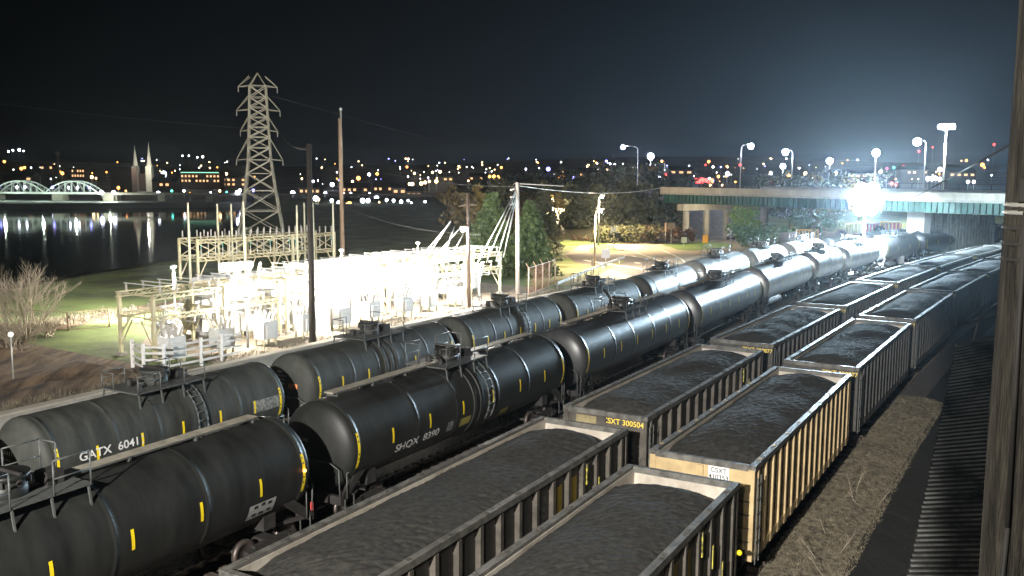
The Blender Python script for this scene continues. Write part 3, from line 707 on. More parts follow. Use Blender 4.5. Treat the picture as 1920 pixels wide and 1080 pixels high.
# ------------------------------------------------------------------ long low retaining wall
b = MB(); pr = None; s = 6
while s <= 96:
    x, y, t = track(s, -32.45)
    if pr: b.bar((*pr, .2), (x, y, .2), .5, M_conc, 1.5); b.bar((*pr, .985), (x, y, .985), .62, M_conc2, .1)
    pr = (x, y); s += 3
wl = b.build('retaining_wall'); tag(wl, 'long low concrete wall between the tank cars and the substation', 'wall')
def gp(u, v, z=GZ): x, y = at(u, v, z); return Vector((x, y, z))
# guard rail
g = empty('guard_rail'); tag(g, 'steel guard rail curving between the verge and the pale lot', 'guard rail')
pts = [gp(1045, 543), gp(1075, 530), gp(1100, 518), gp(1125, 508), gp(1150, 499), gp(1172, 490)]
r_ = MB()
for p, q in zip(pts, pts[1:]):
    r_.bar(p+Vector((0, 0, .72)), q+Vector((0, 0, .72)), .06, M_metalpole, .12); r_.bar(p+Vector((0, 0, .56)), q+Vector((0, 0, .56)), .06, M_metalpole, .12); r_.bar(p+Vector((0, .04, .64)), q+Vector((0, .04, .64)), .04, M_metalpole, .08)
r_.build('rail', g)
for p, q in zip(pts, pts[1:]):
    for k in (0, .5):
        c = p.lerp(q, k); m_ = MB(); m_.box(c+Vector((0, .09, .4)), (.12, .15, .85), M_conc); m_.build('post', g)

# ------------------------------------------------------------------ fences
def fence(name, label, pts, h, mesh_m, post_m, arms=False, step=2.6, pr=.045):
    root = empty(name, pts[0]); tag(root, label, 'fence'); O = Vector(pts[0])
    for p, q in zip(pts, pts[1:]):
        p, q = Vector(p)-O, Vector(q)-O; d = q-p; n = max(1, int(d.length/step)); mb = MB(); k = int(d.length/.28)
        up = Vector((0, 0, h)); 
        for i in range(k):
            a = p+d*i/k; 
            for t_ in (1, -1):
                e_ = a+d.normalized()*h*.9*t_+up
                f0 = (e_-p).dot(d.normalized())
                if 0 <= f0 <= d.length: mb.bar(a, e_, .014, mesh_m)
        mb.bar(p+up, q+up, .05, post_m); mb.bar(p+Vector((0, 0, .05)), q+Vector((0, 0, .05)), .03, post_m); mb.build('mesh_panel', root)
        for i in range(n+1):
            c = p+d*i/n; m_ = MB(); m_.cyl(c, c+Vector((0, 0, h+.05)), pr, post_m, n=6)
            if arms: m_.bar(c+Vector((0, 0, h)), c+Vector((-.28, -.1, h+.45)), .05, post_m)
            m_.build('post', root)
    return root
fence('chain_link_fence', 'rust coloured chain link fence with angled arms at the right end of the substation', [(*track(79, -35.8)[:2], GZ), (*track(87.2, -38.3)[:2], GZ)], 2.6, M_rust, mat('peach_post', (.62, .45, .33)), True, 2.2, .07)
fence('wire_fence', 'low wire fence along the dirt yard behind the bare shrub', [(*at(-60, 640, GZ), GZ), (*at(0, 612, GZ), GZ), (*at(128, 620, GZ), GZ), (*at(205, 613, GZ), GZ)], 1.35, M_drygr, M_woodL, False, 2.6, .06)

# ------------------------------------------------------------------ substation
GS = M_rackY
def insul(b, p, n=4, r=.09, st=.09, m=None, ax=(0, 0, 1)):
    ax = Vector(ax); p = Vector(p)
    b.cyl(p, p+ax*(n*st+.06), r*.45, m or M_ins, n=6)
    for k in range(n): b.cyl(p+ax*(.04+k*st), p+ax*(.04+k*st+.045), r, m or M_ins, r1=r*.6, n=8)
def lattice_bar(b, p, q, wd, ht, m, n=8, t=.05):
    p, q = Vector(p), Vector(q); up = Vector((0, 0, ht)); sd = (q-p).normalized().cross(Vector((0, 0, 1)))*wd/2
    for a in (-1, 1):
        b.bar(p+sd*a, q+sd*a, t*1.3, m); b.bar(p+sd*a+up, q+sd*a+up, t*1.3, m)
        for i in range(n):
            u0, u1 = p.lerp(q, i/n)+sd*a, p.lerp(q, (i+1)/n)+sd*a
            b.bar(u0+(up if i % 2 else Vector()), u1+(Vector() if i % 2 else up), t, m)
def make_bay(L=5.2, H=4.3, depth=3.2, seed=0):
    rr = random.Random(seed); root = empty('switch_bay')
    fr = MB()
    for y in (0, depth):
        lattice_bar(fr, (-L/2, y, H-.25), (L/2, y, H-.25), .3, .3, GS, 10, .045)
        lattice_bar(fr, (-L/2, y, H-1.55), (L/2, y, H-1.55), .3, .25, GS, 10, .045)
    for x in (-L/2, 0, L/2): fr.bar((x, 0, H), (x, depth, H), .1, GS); fr.bar((x, 0, H-1.4), (x, depth, H-1.4), .09, GS)
    fr.build('beam_frame', root)
    for x in (-L/2+.15, L/2-.15):
        for y in (0, depth):
            p = MB(); p.box((x, y, H/2), (.2, .2, H), GS); p.bar((x, y, H-2.6), (x+(.9 if x < 0 else -.9), y, H-1.5), .1, GS); p.bar((x, y, .6), (x, y+(1.2 if y == 0 else -1.2), H-1.6), .08, GS); p.box((x, y, .1), (.5, .5, .2), M_conc)
            p.build('post', root)
    for k in range(4):
        sb = MB(); x = -L/2+.7+k*(L-1.4)/3
        for y in (0, depth): insul(sb, (x, y, H+.08), 4, .1); insul(sb, (x, y, H-1.6), 4, .09, ax=(0, 0, -1)); insul(sb, (x+.35, y, H-1.2), 3, .09)
        sb.bar((x, -.2, H+.55), (x, depth+.2, H+.55), .05, M_rackW); sb.bar((x, 0, H-2.0), (x+rr.uniform(-.3, .3), depth, H-2.0), .045, M_rackW); sb.bar((x+.35, 0, H-.8), (x, 0, H-2.0), .035, M_rackW)
        sb.box((x+.2, 0, H-.75), (.34, .2, .16), M_rackW)
        sb.build('disconnect_switch', root)
    return root
def make_breaker():
    root = empty('circuit_breaker'); b = MB(); b.box((0, 0, 1.1), (1.3, .9, 1.2), M_rackW)
    for x in (-.55, .55):
        for y in (-.35, .35): b.box((x, y, .28), (.1, .1, .56), GS)
    b.box((0, -.5, 1.0), (.8, .12, .8), M_rackW); b.build('cabinet', root)
    for x in (-.4, 0, .4):
        for s_ in (-1, 1):
            k = MB(); insul(k, (x, s_*.25, 1.7), 6, .12, .1, ax=Vector((0, s_*.35, 1)).normalized()); k.build('bushing', root)
    return root
def make_transformer():
    root = empty('power_transformer'); b = MB(); b.box((0, 0, 1.7), (3.6, 2.2, 2.8), M_rackW); b.box((0, 0, 3.15), (3.8, 2.4, .12), M_rackW); b.box((0, 0, .15), (4.2, 2.8, .3), M_conc); b.build('tank', root)
    for sx in (-1, 1):
        r_ = MB()
        for k in range(9): r_.box((sx*2.25, -.9+k*.225, 1.8), (.7, .05, 2.2), M_rackW)
        r_.build('radiator', root)
    c = MB(); c.cyl((-1.6, .9, 3.9), (1.4, .9, 3.9), .38, M_rackW, n=16); c.bar((-1, .9, 3.2), (-1, .9, 3.6), .12, M_rackW); c.bar((1, .9, 3.2), (1, .9, 3.6), .12, M_rackW); c.build('conservator', root)
    for x in (-1, 0, 1): k = MB(); insul(k, (x, -.4, 3.2), 8, .16, .13, ax=Vector((0, -.3, 1)).normalized()); k.build('bushing', root)
    return root
def put(o, s, off, z=GZ, dr=0): x, y, t = track(s, off); o.location = (x, y, z); o.rotation_euler = (0, 0, -t+math.pi/2+dr); return o
bay = make_bay(H=4.0); n = 0; ROWN = ['front', 'second', 'third', 'fourth']
for row, (off, s0, s1, zz) in enumerate(((-38.6, 43.9, 77, 0), (-45.0, 61.5, 78, .1))):
    s = s0; k = 0
    while s <= s1:
        o = bay if n == 0 else copy_tree(bay); n += 1
        put(o, s, off, GZ); o.scale = (1, 1, 1-.12*row); tag(o, f'cream steel switch bay, {ORD[k]} from the left in the {ROWN[row]} row of the substation', 'switch bay', 'switch bays of the substation'); s += 5.35; k += 1
# tall rear gantry (depth about 96-118 m), with lightning masts
def make_tall(L=7.0, H=4.5, depth=3.6):
    root = empty('tall_gantry'); fr = MB()
    for z_ in (H-.4, 2.2):
        for y in (0, depth): lattice_bar(fr, (-L/2, y, z_), (L/2, y, z_), .35, .35, GS, 10, .06)
        for x in (-L/2, L/2): fr.bar((x, 0, z_), (x, depth, z_), .12, GS)
    for y in (0, depth):
        for k in range(2): fr.bar((-L/2+k*L/2, y, H-.4), (-L/2+(k+1)*L/2, y, 2.5), .08, GS); fr.bar((-L/2+k*L/2, y, 2.5), (-L/2+(k+1)*L/2, y, H-.4), .08, GS)
    fr.build('beam_frame', root)
    for x in (-L/2, L/2):
        for y in (0, depth): p = MB(); p.box((x, y, H/2), (.24, .24, H), GS); p.bar((x, y, .2), (x+(1.3 if x < 0 else -1.3), y, 2.3), .1, GS); p.build('post', root)
    for k in range(7):
        sb = MB(); x = -L/2+.5+k*(L-1)/6
        insul(sb, (x, 0, H+.05), 6, .13, .11); insul(sb, (x, depth, H+.05), 6, .13, .11); insul(sb, (x, 0, H-.45), 5, .1, .1, M_green_ins if k % 3 == 0 else M_ins, (0, 0, -1)); sb.bar((x, 0, H-1.0), (x, 0, 2.5), .06, M_rackW)
        sb.build('insulator_stack', root)
    return root
tall = make_tall()
A0, A1 = Vector((*at(372, 529, GZ), GZ)), Vector((*at(628, 505, GZ), GZ))
d_ = (A1-A0); ang = math.atan2(d_.y, d_.x); nb = max(3, round(d_.length/7.05))
for k in range(nb):
    c = A0+d_*(k+.5)/nb; o = tall if k == 0 else copy_tree(tall); o.location = c; o.rotation_euler = (0, 0, ang); o.scale = (d_.length/nb/7.0*.995, 1, 1)
    tag(o, f'tall cream steel gantry with insulators, {ORD[k]} from the left behind the substation', 'gantry', 'tall gantries of the substation')
for k, (u, yy, top) in enumerate(((352, 96, 380), (407, 100, 382), (433, 104, 382), (456, 96, 378), (556, 103, 385), (570, 108, 380), (586, 103, 378), (624, 107, 380))):
    p = Vector(atd(u, top, yy)); b = MB(); b.cyl((0, 0, GZ-p.z), (0, 0, 0), .15, mat('cream_mast', (.60, .58, .42), .5), r1=.10, n=8); b.build('lightning_mast', loc=p)
    tag(bpy.data.objects[('lightning_mast' if k == 0 else 'lightning_mast.%03d' % k)], f'slim pale lightning mast, {ORD[k]} from the left behind the substation', 'mast', 'lightning masts of the substation')
tr = make_transformer()
for k, (s, off) in enumerate(((49.5, -41.9), (55.5, -41.9), (69, -42.1), (57, -48.3))):
    o = tr if k == 0 else copy_tree(tr); put(o, s, off); tag(o, f'bright white power transformer, {ORD[k]} from the left inside the substation', 'transformer', 'power transformers')
br = make_breaker(); k = 0
for s, off in ((41.5, -36.9), (44.5, -41.6), (45, -36.7), (48.5, -36.6), (52, -36.6), (55.5, -36.6), (59, -36.9), (62.5, -36.6), (66, -36.9), (69.5, -36.9), (73, -41), (77, -41), (64, -48.2), (75, -48.2), (50.3, -39.9), (53.8, -39.4), (66.5, -39.6)):
    o = br if k == 0 else copy_tree(br); put(o, s, off); tag(o, f'white circuit breaker cabinet with bushings, {ORD[k]} of those standing in the substation', 'circuit breaker', 'circuit breakers in the substation'); k += 1
# white control house
ch = empty('control_house', (*track(62.3, -43.2)[:2], GZ), -track(60.5, -50)[2]+math.pi/2)
b = MB(); b.box((0, 0, 1.9), (6.4, 3.4, 3.8), M_rackW); b.build('wall', ch); b = MB(); b.add([(-3.4, -2, 3.8), (3.4, -2, 3.8), (3.4, 2, 3.8), (-3.4, 2, 3.8), (-3.4, 0, 4.5), (3.4, 0, 4.5)], [(0, 1, 5, 4), (2, 3, 4, 5), (0, 4, 3), (1, 2, 5), (0, 3, 2, 1)], M_rackW); b.build('roof', ch)
b = MB(); b.box((1, -1.73, 1.05), (.95, .08, 2.1), M_roof); b.build('door', ch)
tag(ch, 'white control house with low gable roof in the middle of the substation', 'control house')
# white rail fence in front of the first bays
wf = empty('white_rail_fence', (*track(38, -35.2)[:2], GZ)); O = wf.location.copy(); tag(wf, 'white four rail fence at the left corner of the substation', 'fence')
P3 = [track(39.6, -38.0)[:2], track(39.0, -36.2)[:2], track(39.6, -35.2)[:2], track(42, -35.0)[:2], track(45, -35.0)[:2]]
for p, q in zip(P3, P3[1:]):
    p, q = Vector((*p, GZ))-O, Vector((*q, GZ))-O; m_ = MB()
    for z_ in (.35, .75, 1.15, 1.5): m_.bar(p+Vector((0, 0, z_)), q+Vector((0, 0, z_)), .07, M_rackW, .12)
    m_.build('rails', wf); L = (q-p).length; nn = max(1, round(L/1.8))
    for k in range(nn): c = p.lerp(q, k/nn); m_ = MB(); m_.box(c+Vector((0, 0, .85)), (.16, .16, 1.7), M_rackW); m_.build('post', wf)
# lamp posts added to brighten the substation steelwork
b0 = None
for k, (s, off, hh, pw) in enumerate(((51, -49.0, 4.4, 13000), (47.3, -37.0, 3.3, 3000), (54.5, -46.4, 4.4, 15000), (55, -37.0, 3.3, 6500), (60, -39.9, 4.3, 11000), (65, -37.0, 3.3, 4500), (73, -37.0, 3.3, 2200), (68.5, -49.3, 4.4, 12000), (79, -49.5, 4.4, 3500))):
    x, y, t = track(s, off); root = empty('added_lamp_post', (x, y, GZ)); b = MB(); b.cyl((0, 0, 0), (0, 0, hh), .09, M_rackW, r1=.07); b.build('post', root)
    b = MB(); b.cyl((0, 0, hh), (0, 0, hh+.15), .3, M_rackW, r1=.1, n=12); b.build('lamp_head', root); b = MB(); b.lathe([(.001, hh-.16), (.15, hh-.12), (.22, hh)], em('lamp_glow_substation', (1, .93, .8), 25), n=12); b.build('lens', root)
    tag(root, f'added short lamp post among the switch bays, {ORD[k]} from the left', 'floodlight')
    point('added_substation_light', (x, y, GZ+hh-.45), pw, (1, .93, .80), .2)
for k, (s, off, hh, pw) in enumerate(((48, -33.9, 7.5, 9000), (60, -33.9, 7.5, 15000), (73, -33.9, 7.5, 9000))):
    pass

x, y, t = track(49.5, -50.5); gx, gy, _ = track(58, -80); spot('added_field_spot', (x, y, GZ+4.6), (gx, gy, 0), 30000, (1, .95, .84), 128, .6, .25)  # hidden spot added to brighten the grass bank
# ------------------------------------------------------------------ lattice transmission tower
ty = 125; tb = Vector((*atd(491, 440, ty)[:2], GZ)); root = empty('transmission_tower', tb, R(12)); tag(root, 'tall lattice steel transmission tower behind the substation', 'transmission tower')
Ht = 24.5
def wat(z): return interp([(0, 3.35), (4, 2.75), (9.2, 1.95), (13.4, 1.42), (22, 1.05), (26, 1.0)], z)
lv = [0, 3.4, 6.4, 9.1, 11.4, 13.2, 14.8, 16.2, 17.5, 18.8, 20.1, 21.4, 22.9]
for sx, sy in ((-1, -1), (1, -1), (1, 1), (-1, 1)):
    b = MB()
    for z0_, z1_ in zip(lv, lv[1:]): b.bar((sx*wat(z0_), sy*wat(z0_), z0_), (sx*wat(z1_), sy*wat(z1_), z1_), .19, M_latt)
    b.build('leg', root)
for f_ in range(4):
    b = MB(); rot = Matrix.Rotation(f_*math.pi/2, 3, 'Z')
    for z0_, z1_ in zip(lv, lv[1:]):
        w0, w1 = wat(z0_), wat(z1_)
        b.bar(rot @ Vector((-w0, -w0, z0_)), rot @ Vector((w1, -w1, z1_)), .10, M_latt); b.bar(rot @ Vector((w0, -w0, z0_)), rot @ Vector((-w1, -w1, z1_)), .10, M_latt); b.bar(rot @ Vector((-w1, -w1, z1_)), rot @ Vector((w1, -w1, z1_)), .09, M_latt)
    b.build('bracing', root)
b = MB()
for sx in (-1, 1):
    for sy in (-1, 1): b.bar((sx*1.03, sy*1.03, 22.9), (0, 0, 24.6), .1, M_latt)
b.build('peak', root)
for z_, L_, up in ((22.9, 2.5, 1.2), (19.8, 2.8, 1.9), (17.1, 2.4, 1.9), (13.3, 3.0, 2.9)):
    for sx in (-1, 1):
        b = MB(); w_ = wat(z_)
        for sy in (-1, 1): b.bar((sx*w_, sy*w_, z_), (sx*L_, 0, z_-.15), .10, M_latt); b.bar((sx*wat(z_+up), sy*wat(z_+up), z_+up), (sx*L_, 0, z_-.1), .08, M_latt)
        insul(b, (sx*L_, 0, z_-.2), 5, .08, .12, ax=(0, 0, -1)); b.build('cross_arm', root)

# ------------------------------------------------------------------ poles
def pole(name, label, u, vtop, y, r, m, parts=None, base=GZ, ubase=None, n=12):
    x0 = atd(ubase or u, 500, y)[0]; tx, _, tz = atd(u, vtop, y); root = empty(name, (x0, y, base)); b = MB()
    b.cyl((0, 0, 0), (tx-x0, 0, tz-base), r, m, r1=r*.72, n=n); b.build('shaft', root); tag(root, label, 'utility pole'); 
    return root, Vector((tx-x0, 0, tz-base))
p1, t1 = pole('utility_pole', 'dark thick wooden pole in front of the glowing substation', 579, 270, 62.1, .24, mat('dark_creosote_wood', (.045, .038, .032), .9, n=.4, ns=3, stretch=(6, 6, .6)), ubase=583)
b = MB(); b.bar(t1+Vector((-1.0, .1, -.2)), t1+Vector((.3, .1, -.3)), .03, M_under); b.build('top_bracket', p1)
p2, t2 = pole('utility_pole', 'tall pale brown wooden pole rising right of the transmission tower', 637, 222, 112, .30, M_woodL, ubase=643)
b = MB(); b.cyl(t2+Vector((.18, 0, -5.5)), t2+Vector((.12, 0, 1.1)), .10, M_metalpole); b.ball(t2+Vector((.12, 0, 1.1)), .2, M_metalpole); b.build('top_conduit', p2)
p3, t3 = pole('utility_pole', 'orange lit wooden pole with a floodlight near its top in front of the spruce', 877, 362, 79.4, .17, M_wood, ubase=880)
b = MB(); b.bar(t3+Vector((-.75, 0, -1.1)), t3+Vector((.75, 0, -1.0)), .1, M_wood); b.build('cross_arm', p3)
lp = Vector(atd(868, 430, 79.2))-Vector(p3.location)
b = MB(); b.bar((-.02, 0, lp.z+.35), lp+Vector((0, -.1, .25)), .06, M_metalpole); b.box(lp+Vector((0, 0, .2)), (.5, .4, .16), M_metalpole); h_ = b.build('lamp_head', p3)
b = MB(); b.ball(lp, .22, E_street, 10); b.build('lens', h_)
point('pole_flood', Vector(p3.location)+lp+Vector((-.1, .05, -.55)), 13000, (1, .93, .85), .15)
p4, t4 = pole('utility_pole', 'white lit steel pole holding the strain cables beside the rusty fence', 970, 342, 88.8, .22, mat('pale_pole', (.62, .55, .48), .5), ubase=971)
b = MB()
for k in range(3): insul(b, t4+Vector((-.25, 0, -.6-k*.7)), 4, .12, .1, ax=(-1, 0, -.3))
b.bar(t4+Vector((-.3, 0, -.1)), t4+Vector((4.5, 1.0, -.35)), .07, M_metalpole); b.build('top_arm', p4)
def wire(name, label, p, q, r, m, sag=0, grp=None):
    p, q = Vector(p), Vector(q); b = MB(); pts = [p.lerp(q, k/12)-Vector((0, 0, sag*4*(k/12)*(1-k/12))) for k in range(13)] if sag else [p, q]
    b.tube([v-p for v in pts], r, m, 5); o = b.build(name, loc=p); tag(o, label, 'cable', grp); return o
M_cable = mat('lit_cable', (.62, .62, .56), .4)
tipA = atd(968, 358, 88.8); gA = 'strain cables from the white pole'
for k, (u, v, tv) in enumerate(((893, 498, 356), (912, 492, 360), (930, 490, 366), (944, 482, 372))):
    wire('strain_cable', f'pale strain cable from the white pole down to the bays, {ORD[k]} from the left', atd(968, tv, 88.7), atd(u, v, 80-k*.3), .055, M_cable)
for k, (u0, v0, u1, v1) in enumerate(((845, 415, 778, 497), (843, 418, 792, 494), (862, 428, 806, 492), (852, 425, 828, 490), (868, 440, 842, 488))):
    wire('strain_cable', f'thin pale cable slanting left of the pole lamp, {ORD[k]} from the left', atd(u0, v0, 84), atd(u1, v1, 80), .05, M_cable)
M_thin = mat('dim_wire', (.16, .16, .15), .6)
for k, (a_, b_) in enumerate((((450, 240, 125), (-300, 150, 200)), ((520, 240, 125), (579, 280, 62)), ((637, 300, 112), (970, 350, 88.8)), ((970, 348, 88.8), (1240, 352, 150)), ((640, 385, 112), (900, 440, 84)), ((510, 180, 125), (1100, 330, 400)))):
    wire('power_line', ['faint power line leaving the tower towards the left', 'faint power line from the tower to the dark pole', 'faint power line from the tall brown pole to the white pole', 'pale power line from the white pole towards the bridge', 'low power line crossing the dark field', 'faint power line from the tower top across the sky'][k], atd(*a_), atd(*b_), .014 if k != 3 else .04, M_thin if k != 3 else M_cable, .8)

# ------------------------------------------------------------------ wooden pole at the right edge
root = empty('utility_pole', (2.89, 5.0, -.4)); tag(root, 'thick cracked wooden pole close by at the right edge, cables around it', 'utility pole')
b = MB(); n = 40; vs = []; rr = random.Random(3); off = [rr.uniform(-.012, .012) for _ in range(n)]
hs = [0, 4, 6, 7, 8, 9, 10, 11, 12, 13, 14, 15.5, 18, 22]
for h_ in hs:
    for i in range(n):
        a = 2*math.pi*i/n; r_ = .215-.001*h_+off[i]*(1+.3*math.sin(h_*2+i)); vs.append((r_*math.cos(a), r_*math.sin(a), h_))
b.add(vs, [(j*n+i, j*n+(i+1) % n, (j+1)*n+(i+1) % n, (j+1)*n+i) for j in range(len(hs)-1) for i in range(n)], M_oldpole, False); b.build('shaft', root)
for k in range(9):
    b = MB(); z_ = 12.25-k*.042; b.lathe([(.205, z_-.012), (.222, z_), (.205, z_+.012)], M_under if k > 1 else M_metalpole, n=24); 
    if k < 2 or k % 2: b.build('cable_wrap', root)
b = MB(); b.box((-.14, -.14, 12.33), (.13, .13, .12), M_under); b.build('clamp', root)
b = MB(); b.tube([(-.10, -.2, 12.9), (-.19, -.12, 12.2), (-.18, -.15, 10.5), (-.2, -.12, 9)], .014, M_under); b.build('cable', root)
wire('overhead_cable', 'dark drop cable from the right edge pole towards the bridge deck', (2.75, 4.9, 12.25), atd(1645, 392, 70), .007, M_under, .2)

# ------------------------------------------------------------------ corrugated sloping roof by the pole
p0, p1_, p2_, p3_ = atd(1700, 1085, 22.5), atd(1868, 1085, 22.5), atd(1876, 630, 31), atd(1792, 648, 31)
root = empty('slatted_shed', (p0[0], p0[1], -3.4)); tag(root, 'steep slatted roof of a low shed beside the right edge pole', 'shed'); O = Vector(root.location)
P = [Vector(p)-O for p in (p0, p1_, p2_, p3_)]; P[3] = P[0].lerp(P[3], 1); N_ = 58; b = MB(); vs = []
nrm = (P[1]-P[0]).cross(P[3]-P[0]).normalized()
for i in range(N_):
    t_ = (i+.5)/N_; l = P[0].lerp(P[3], t_); r_ = P[1].lerp(P[2], t_); jt = (i*37 % 11)/11*.05
    b.bar(l+Vector((jt, 0, 0)), r_, .055, M_corr, .05)
b.add([P[0]-nrm*.1, P[1]-nrm*.1, P[2]-nrm*.1, P[3]-nrm*.1], [(0, 1, 2, 3)], M_under); b.build('roof', root)
b = MB(); b.add([P[0], P[3], Vector((P[3].x, P[3].y, 0)), Vector((P[0].x, P[0].y, 0))], [(0, 1, 2, 3)], M_shadedark); b.add([P[1], P[2], Vector((P[2].x, P[2].y, 0)), Vector((P[1].x, P[1].y, 0))], [(3, 2, 1, 0)], M_shadedark)
b.add([P[3], P[2], Vector((P[2].x, P[2].y, 0)), Vector((P[3].x, P[3].y, 0))], [(0, 1, 2, 3)], M_shadedark); b.build('wall', root)
b = MB(); b.bar(P[3], P[2], .12, M_grate); b.bar(P[1], P[2], .08, M_under); b.bar(P[3]+Vector((0, 0, .7)), P[2]+Vector((0, 0, .7)), .05, M_under); b.bar(P[3].lerp(P[2], .4), P[3].lerp(P[2], .5)+Vector((0, 0, .8)), .05, M_under); b.build('ridge_rail', root)

# ------------------------------------------------------------------ plants
def leaf_cloud(b, rr, c, rad, n, size, m, squash=1.0):
    for _ in range(n):
        d = Vector((rr.gauss(0, 1), rr.gauss(0, 1), rr.gauss(0, 1))).normalized()*rad*rr.uniform(.3, 1)**.5; d.z *= squash
        p = Vector(c)+d; a = Vector((rr.gauss(0, 1), rr.gauss(0, 1), rr.gauss(0, 1))).normalized()*size*rr.uniform(.5, 1.2); e_ = a.cross(Vector((rr.gauss(0, 1), rr.gauss(0, 1), rr.gauss(0, 1)))).normalized()*size*rr.uniform(.4, .9)
        b.add([p-a, p+e_*.7, p+a, p-e_*.7], [(0, 1, 2, 3)], m)
def tree(name, label, x, y, z, H, W_, m, seed, n=46, leaf=.35, per=26, group=None, bare=False, cat='tree'):
    rr = random.Random(seed); root = empty(name, (x, y, z)); tag(root, label, cat, group); t = MB(); tips = []
    top = H*.8; t.tube([(0, 0, -.3), (rr.uniform(-.1, .1)*W_*.3, 0, H*.3), (rr.uniform(-.1, .1)*W_, 0, top)], H*.018, M_bark)
    for k in range(n):
        a = rr.uniform(0, 6.28); h0 = H*rr.uniform(.18, .7); L = W_/2*rr.uniform(.35, 1); h1 = min(H, h0+L*rr.uniform(.2, .9)); e_ = Vector((L*math.cos(a), L*math.sin(a), h1))
        t.cyl((0, 0, h0), e_, H*.008, M_bark, r1=H*.002, n=4, caps=False); tips.append(e_)
    t.build('trunk', root); c = MB()
    for e_ in tips: leaf_cloud(c, rr, e_*1.0, W_*.13*rr.uniform(.6, 1.4), per, leaf, m, .8)
    c.build('crown', root); return root
def spruce(label, x, y, z, H, W_, m, seed, leaf=.34, layers=17):
    rr = random.Random(seed); root = empty('spruce_tree', (x, y, z)); tag(root, label, 'tree'); t = MB(); t.cyl((0, 0, 0), (0, 0, H), H*.018, M_bark, r1=.03); c = MB()
    for k in range(layers):
        h = H*(.08+.9*k/layers); rad = W_/2*(1-k/layers)**.85+.15; nb = int(9+9*(1-k/layers))
        for j in range(nb):
            a = 6.28*j/nb+rr.uniform(-.3, .3); r1 = rad*rr.uniform(.7, 1.12); e_ = Vector((r1*math.cos(a), r1*math.sin(a), h-r1*.18+rr.uniform(-.2, .2)))
            t.cyl((0, 0, h), e_, .05, M_bark, r1=.015, n=4, caps=False)
            for q in (.35, .55, .75, .95): leaf_cloud(c, rr, Vector((0, 0, h)).lerp(e_, q), .38*(.5+rad*.15), 7, leaf, m, .5)
    t.build('trunk', root); c.build('crown', root); return root
rb = mat('rusty_brush', (.11, .06, .038), .9, n=.5, ns=.8); ob = mat('olive_brush', (.075, .08, .035), .9, n=.5, ns=.8)
for k, (u, y_, H, W_, m_) in enumerate(((1098, 166, 9.8, 8, M_leafd), (1138, 163, 10.2, 8, M_leafd), (1172, 168, 10.2, 8.5, M_leafd), (1208, 163, 9.4, 8, M_leafd), (1246, 166, 8.2, 7.5, M_leafd), (1240, 156, 2.4, 7, rb), (1150, 157, 2.4, 8, ob), (1195, 156, 2.6, 8, ob), (1272, 157, 2.2, 5, rb))):
    tree('leafy_tree' if k < 5 else 'bush', f'{"dark full tree" if k < 5 else "low rusty olive bush"} on the bank left of the bridge columns, {ORD[k if k < 5 else k-5]} of its kind', atd(u, 440, y_)[0], y_, GZ-.2, H, W_, m_, 70+k, 50 if k < 5 else 26, .5 if k < 5 else .28, 44, 'growth on the bank left of the bridge', cat='tree' if k < 5 else 'bush')
x, y = at(925, 505, GZ); spruce('tall green spruce left of the white pole', x-.2, 112, GZ, 9.7, 8.4, M_leafg, 1)
spruce('broad green spruce right of the white pole beside the fence', atd(992, 500, 106)[0], 106, GZ, 8.8, 7.0, M_leafg, 2)
spruce('dark spruce behind the two green spruces', atd(1020, 480, 124)[0], 124, GZ, 10.2, 5.5, M_leafd, 3)
# bare shrub at the left
def bare_shrub(label, x, y, z, H, W_, seed, stems=16):
    rr = random.Random(seed); root = empty('bare_shrub', (x, y, z)); tag(root, label, 'shrub'); t = MB()
    def grow(p, d, L, r, lvl):
        q = p+d*L; t.cyl(p, q, r, M_barkL, r1=r*.6, n=4, caps=False)
        if lvl:
            for _ in range(3): nd = (d+Vector((rr.gauss(0, .33), rr.gauss(0, .33), rr.gauss(.06, .2)))).normalized(); grow(p.lerp(q, rr.uniform(.45, 1)), nd, L*rr.uniform(.55, .8), r*.55, lvl-1)
    for _ in range(stems): d = Vector((rr.gauss(0, .32)*W_/H, rr.gauss(0, .32)*W_/H, 1)).normalized(); grow(Vector((rr.gauss(0, .3), rr.gauss(0, .3), 0)), d, H*.36, .05, 4)
    t.build('branches', root); return root
M_barkL = mat('pale_twigs', (.34, .29, .22), .9)
bare_shrub('large bare gray shrub at the left edge before the river', atd(45, 600, 62)[0], 62, GZ, 6.6, 7.2, 4, 18)
bare_shrub('low tangled bare bush under the large bare shrub', atd(20, 620, 58)[0], 58, GZ, 3.0, 6.5, 5, 14)
bare_shrub('small bare bush beside the wire fence', atd(95, 600, 64)[0], 64, GZ, 2.2, 4.5, 6, 10)
lx, ly, lz = atd(20, 627, 50); root = empty('small_globe_lamp', (lx, ly, GZ)); tag(root, 'small white globe lamp low at the left edge', 'lamp'); b = MB(); b.cyl((0, 0, 0), (0, 0, lz-GZ), .04, M_metalpole); b.build('post', root); b = MB(); b.ball((0, 0, lz-GZ), .14, em('globe_glow', (1, .98, .9), 2.0)); b.build('globe', root)
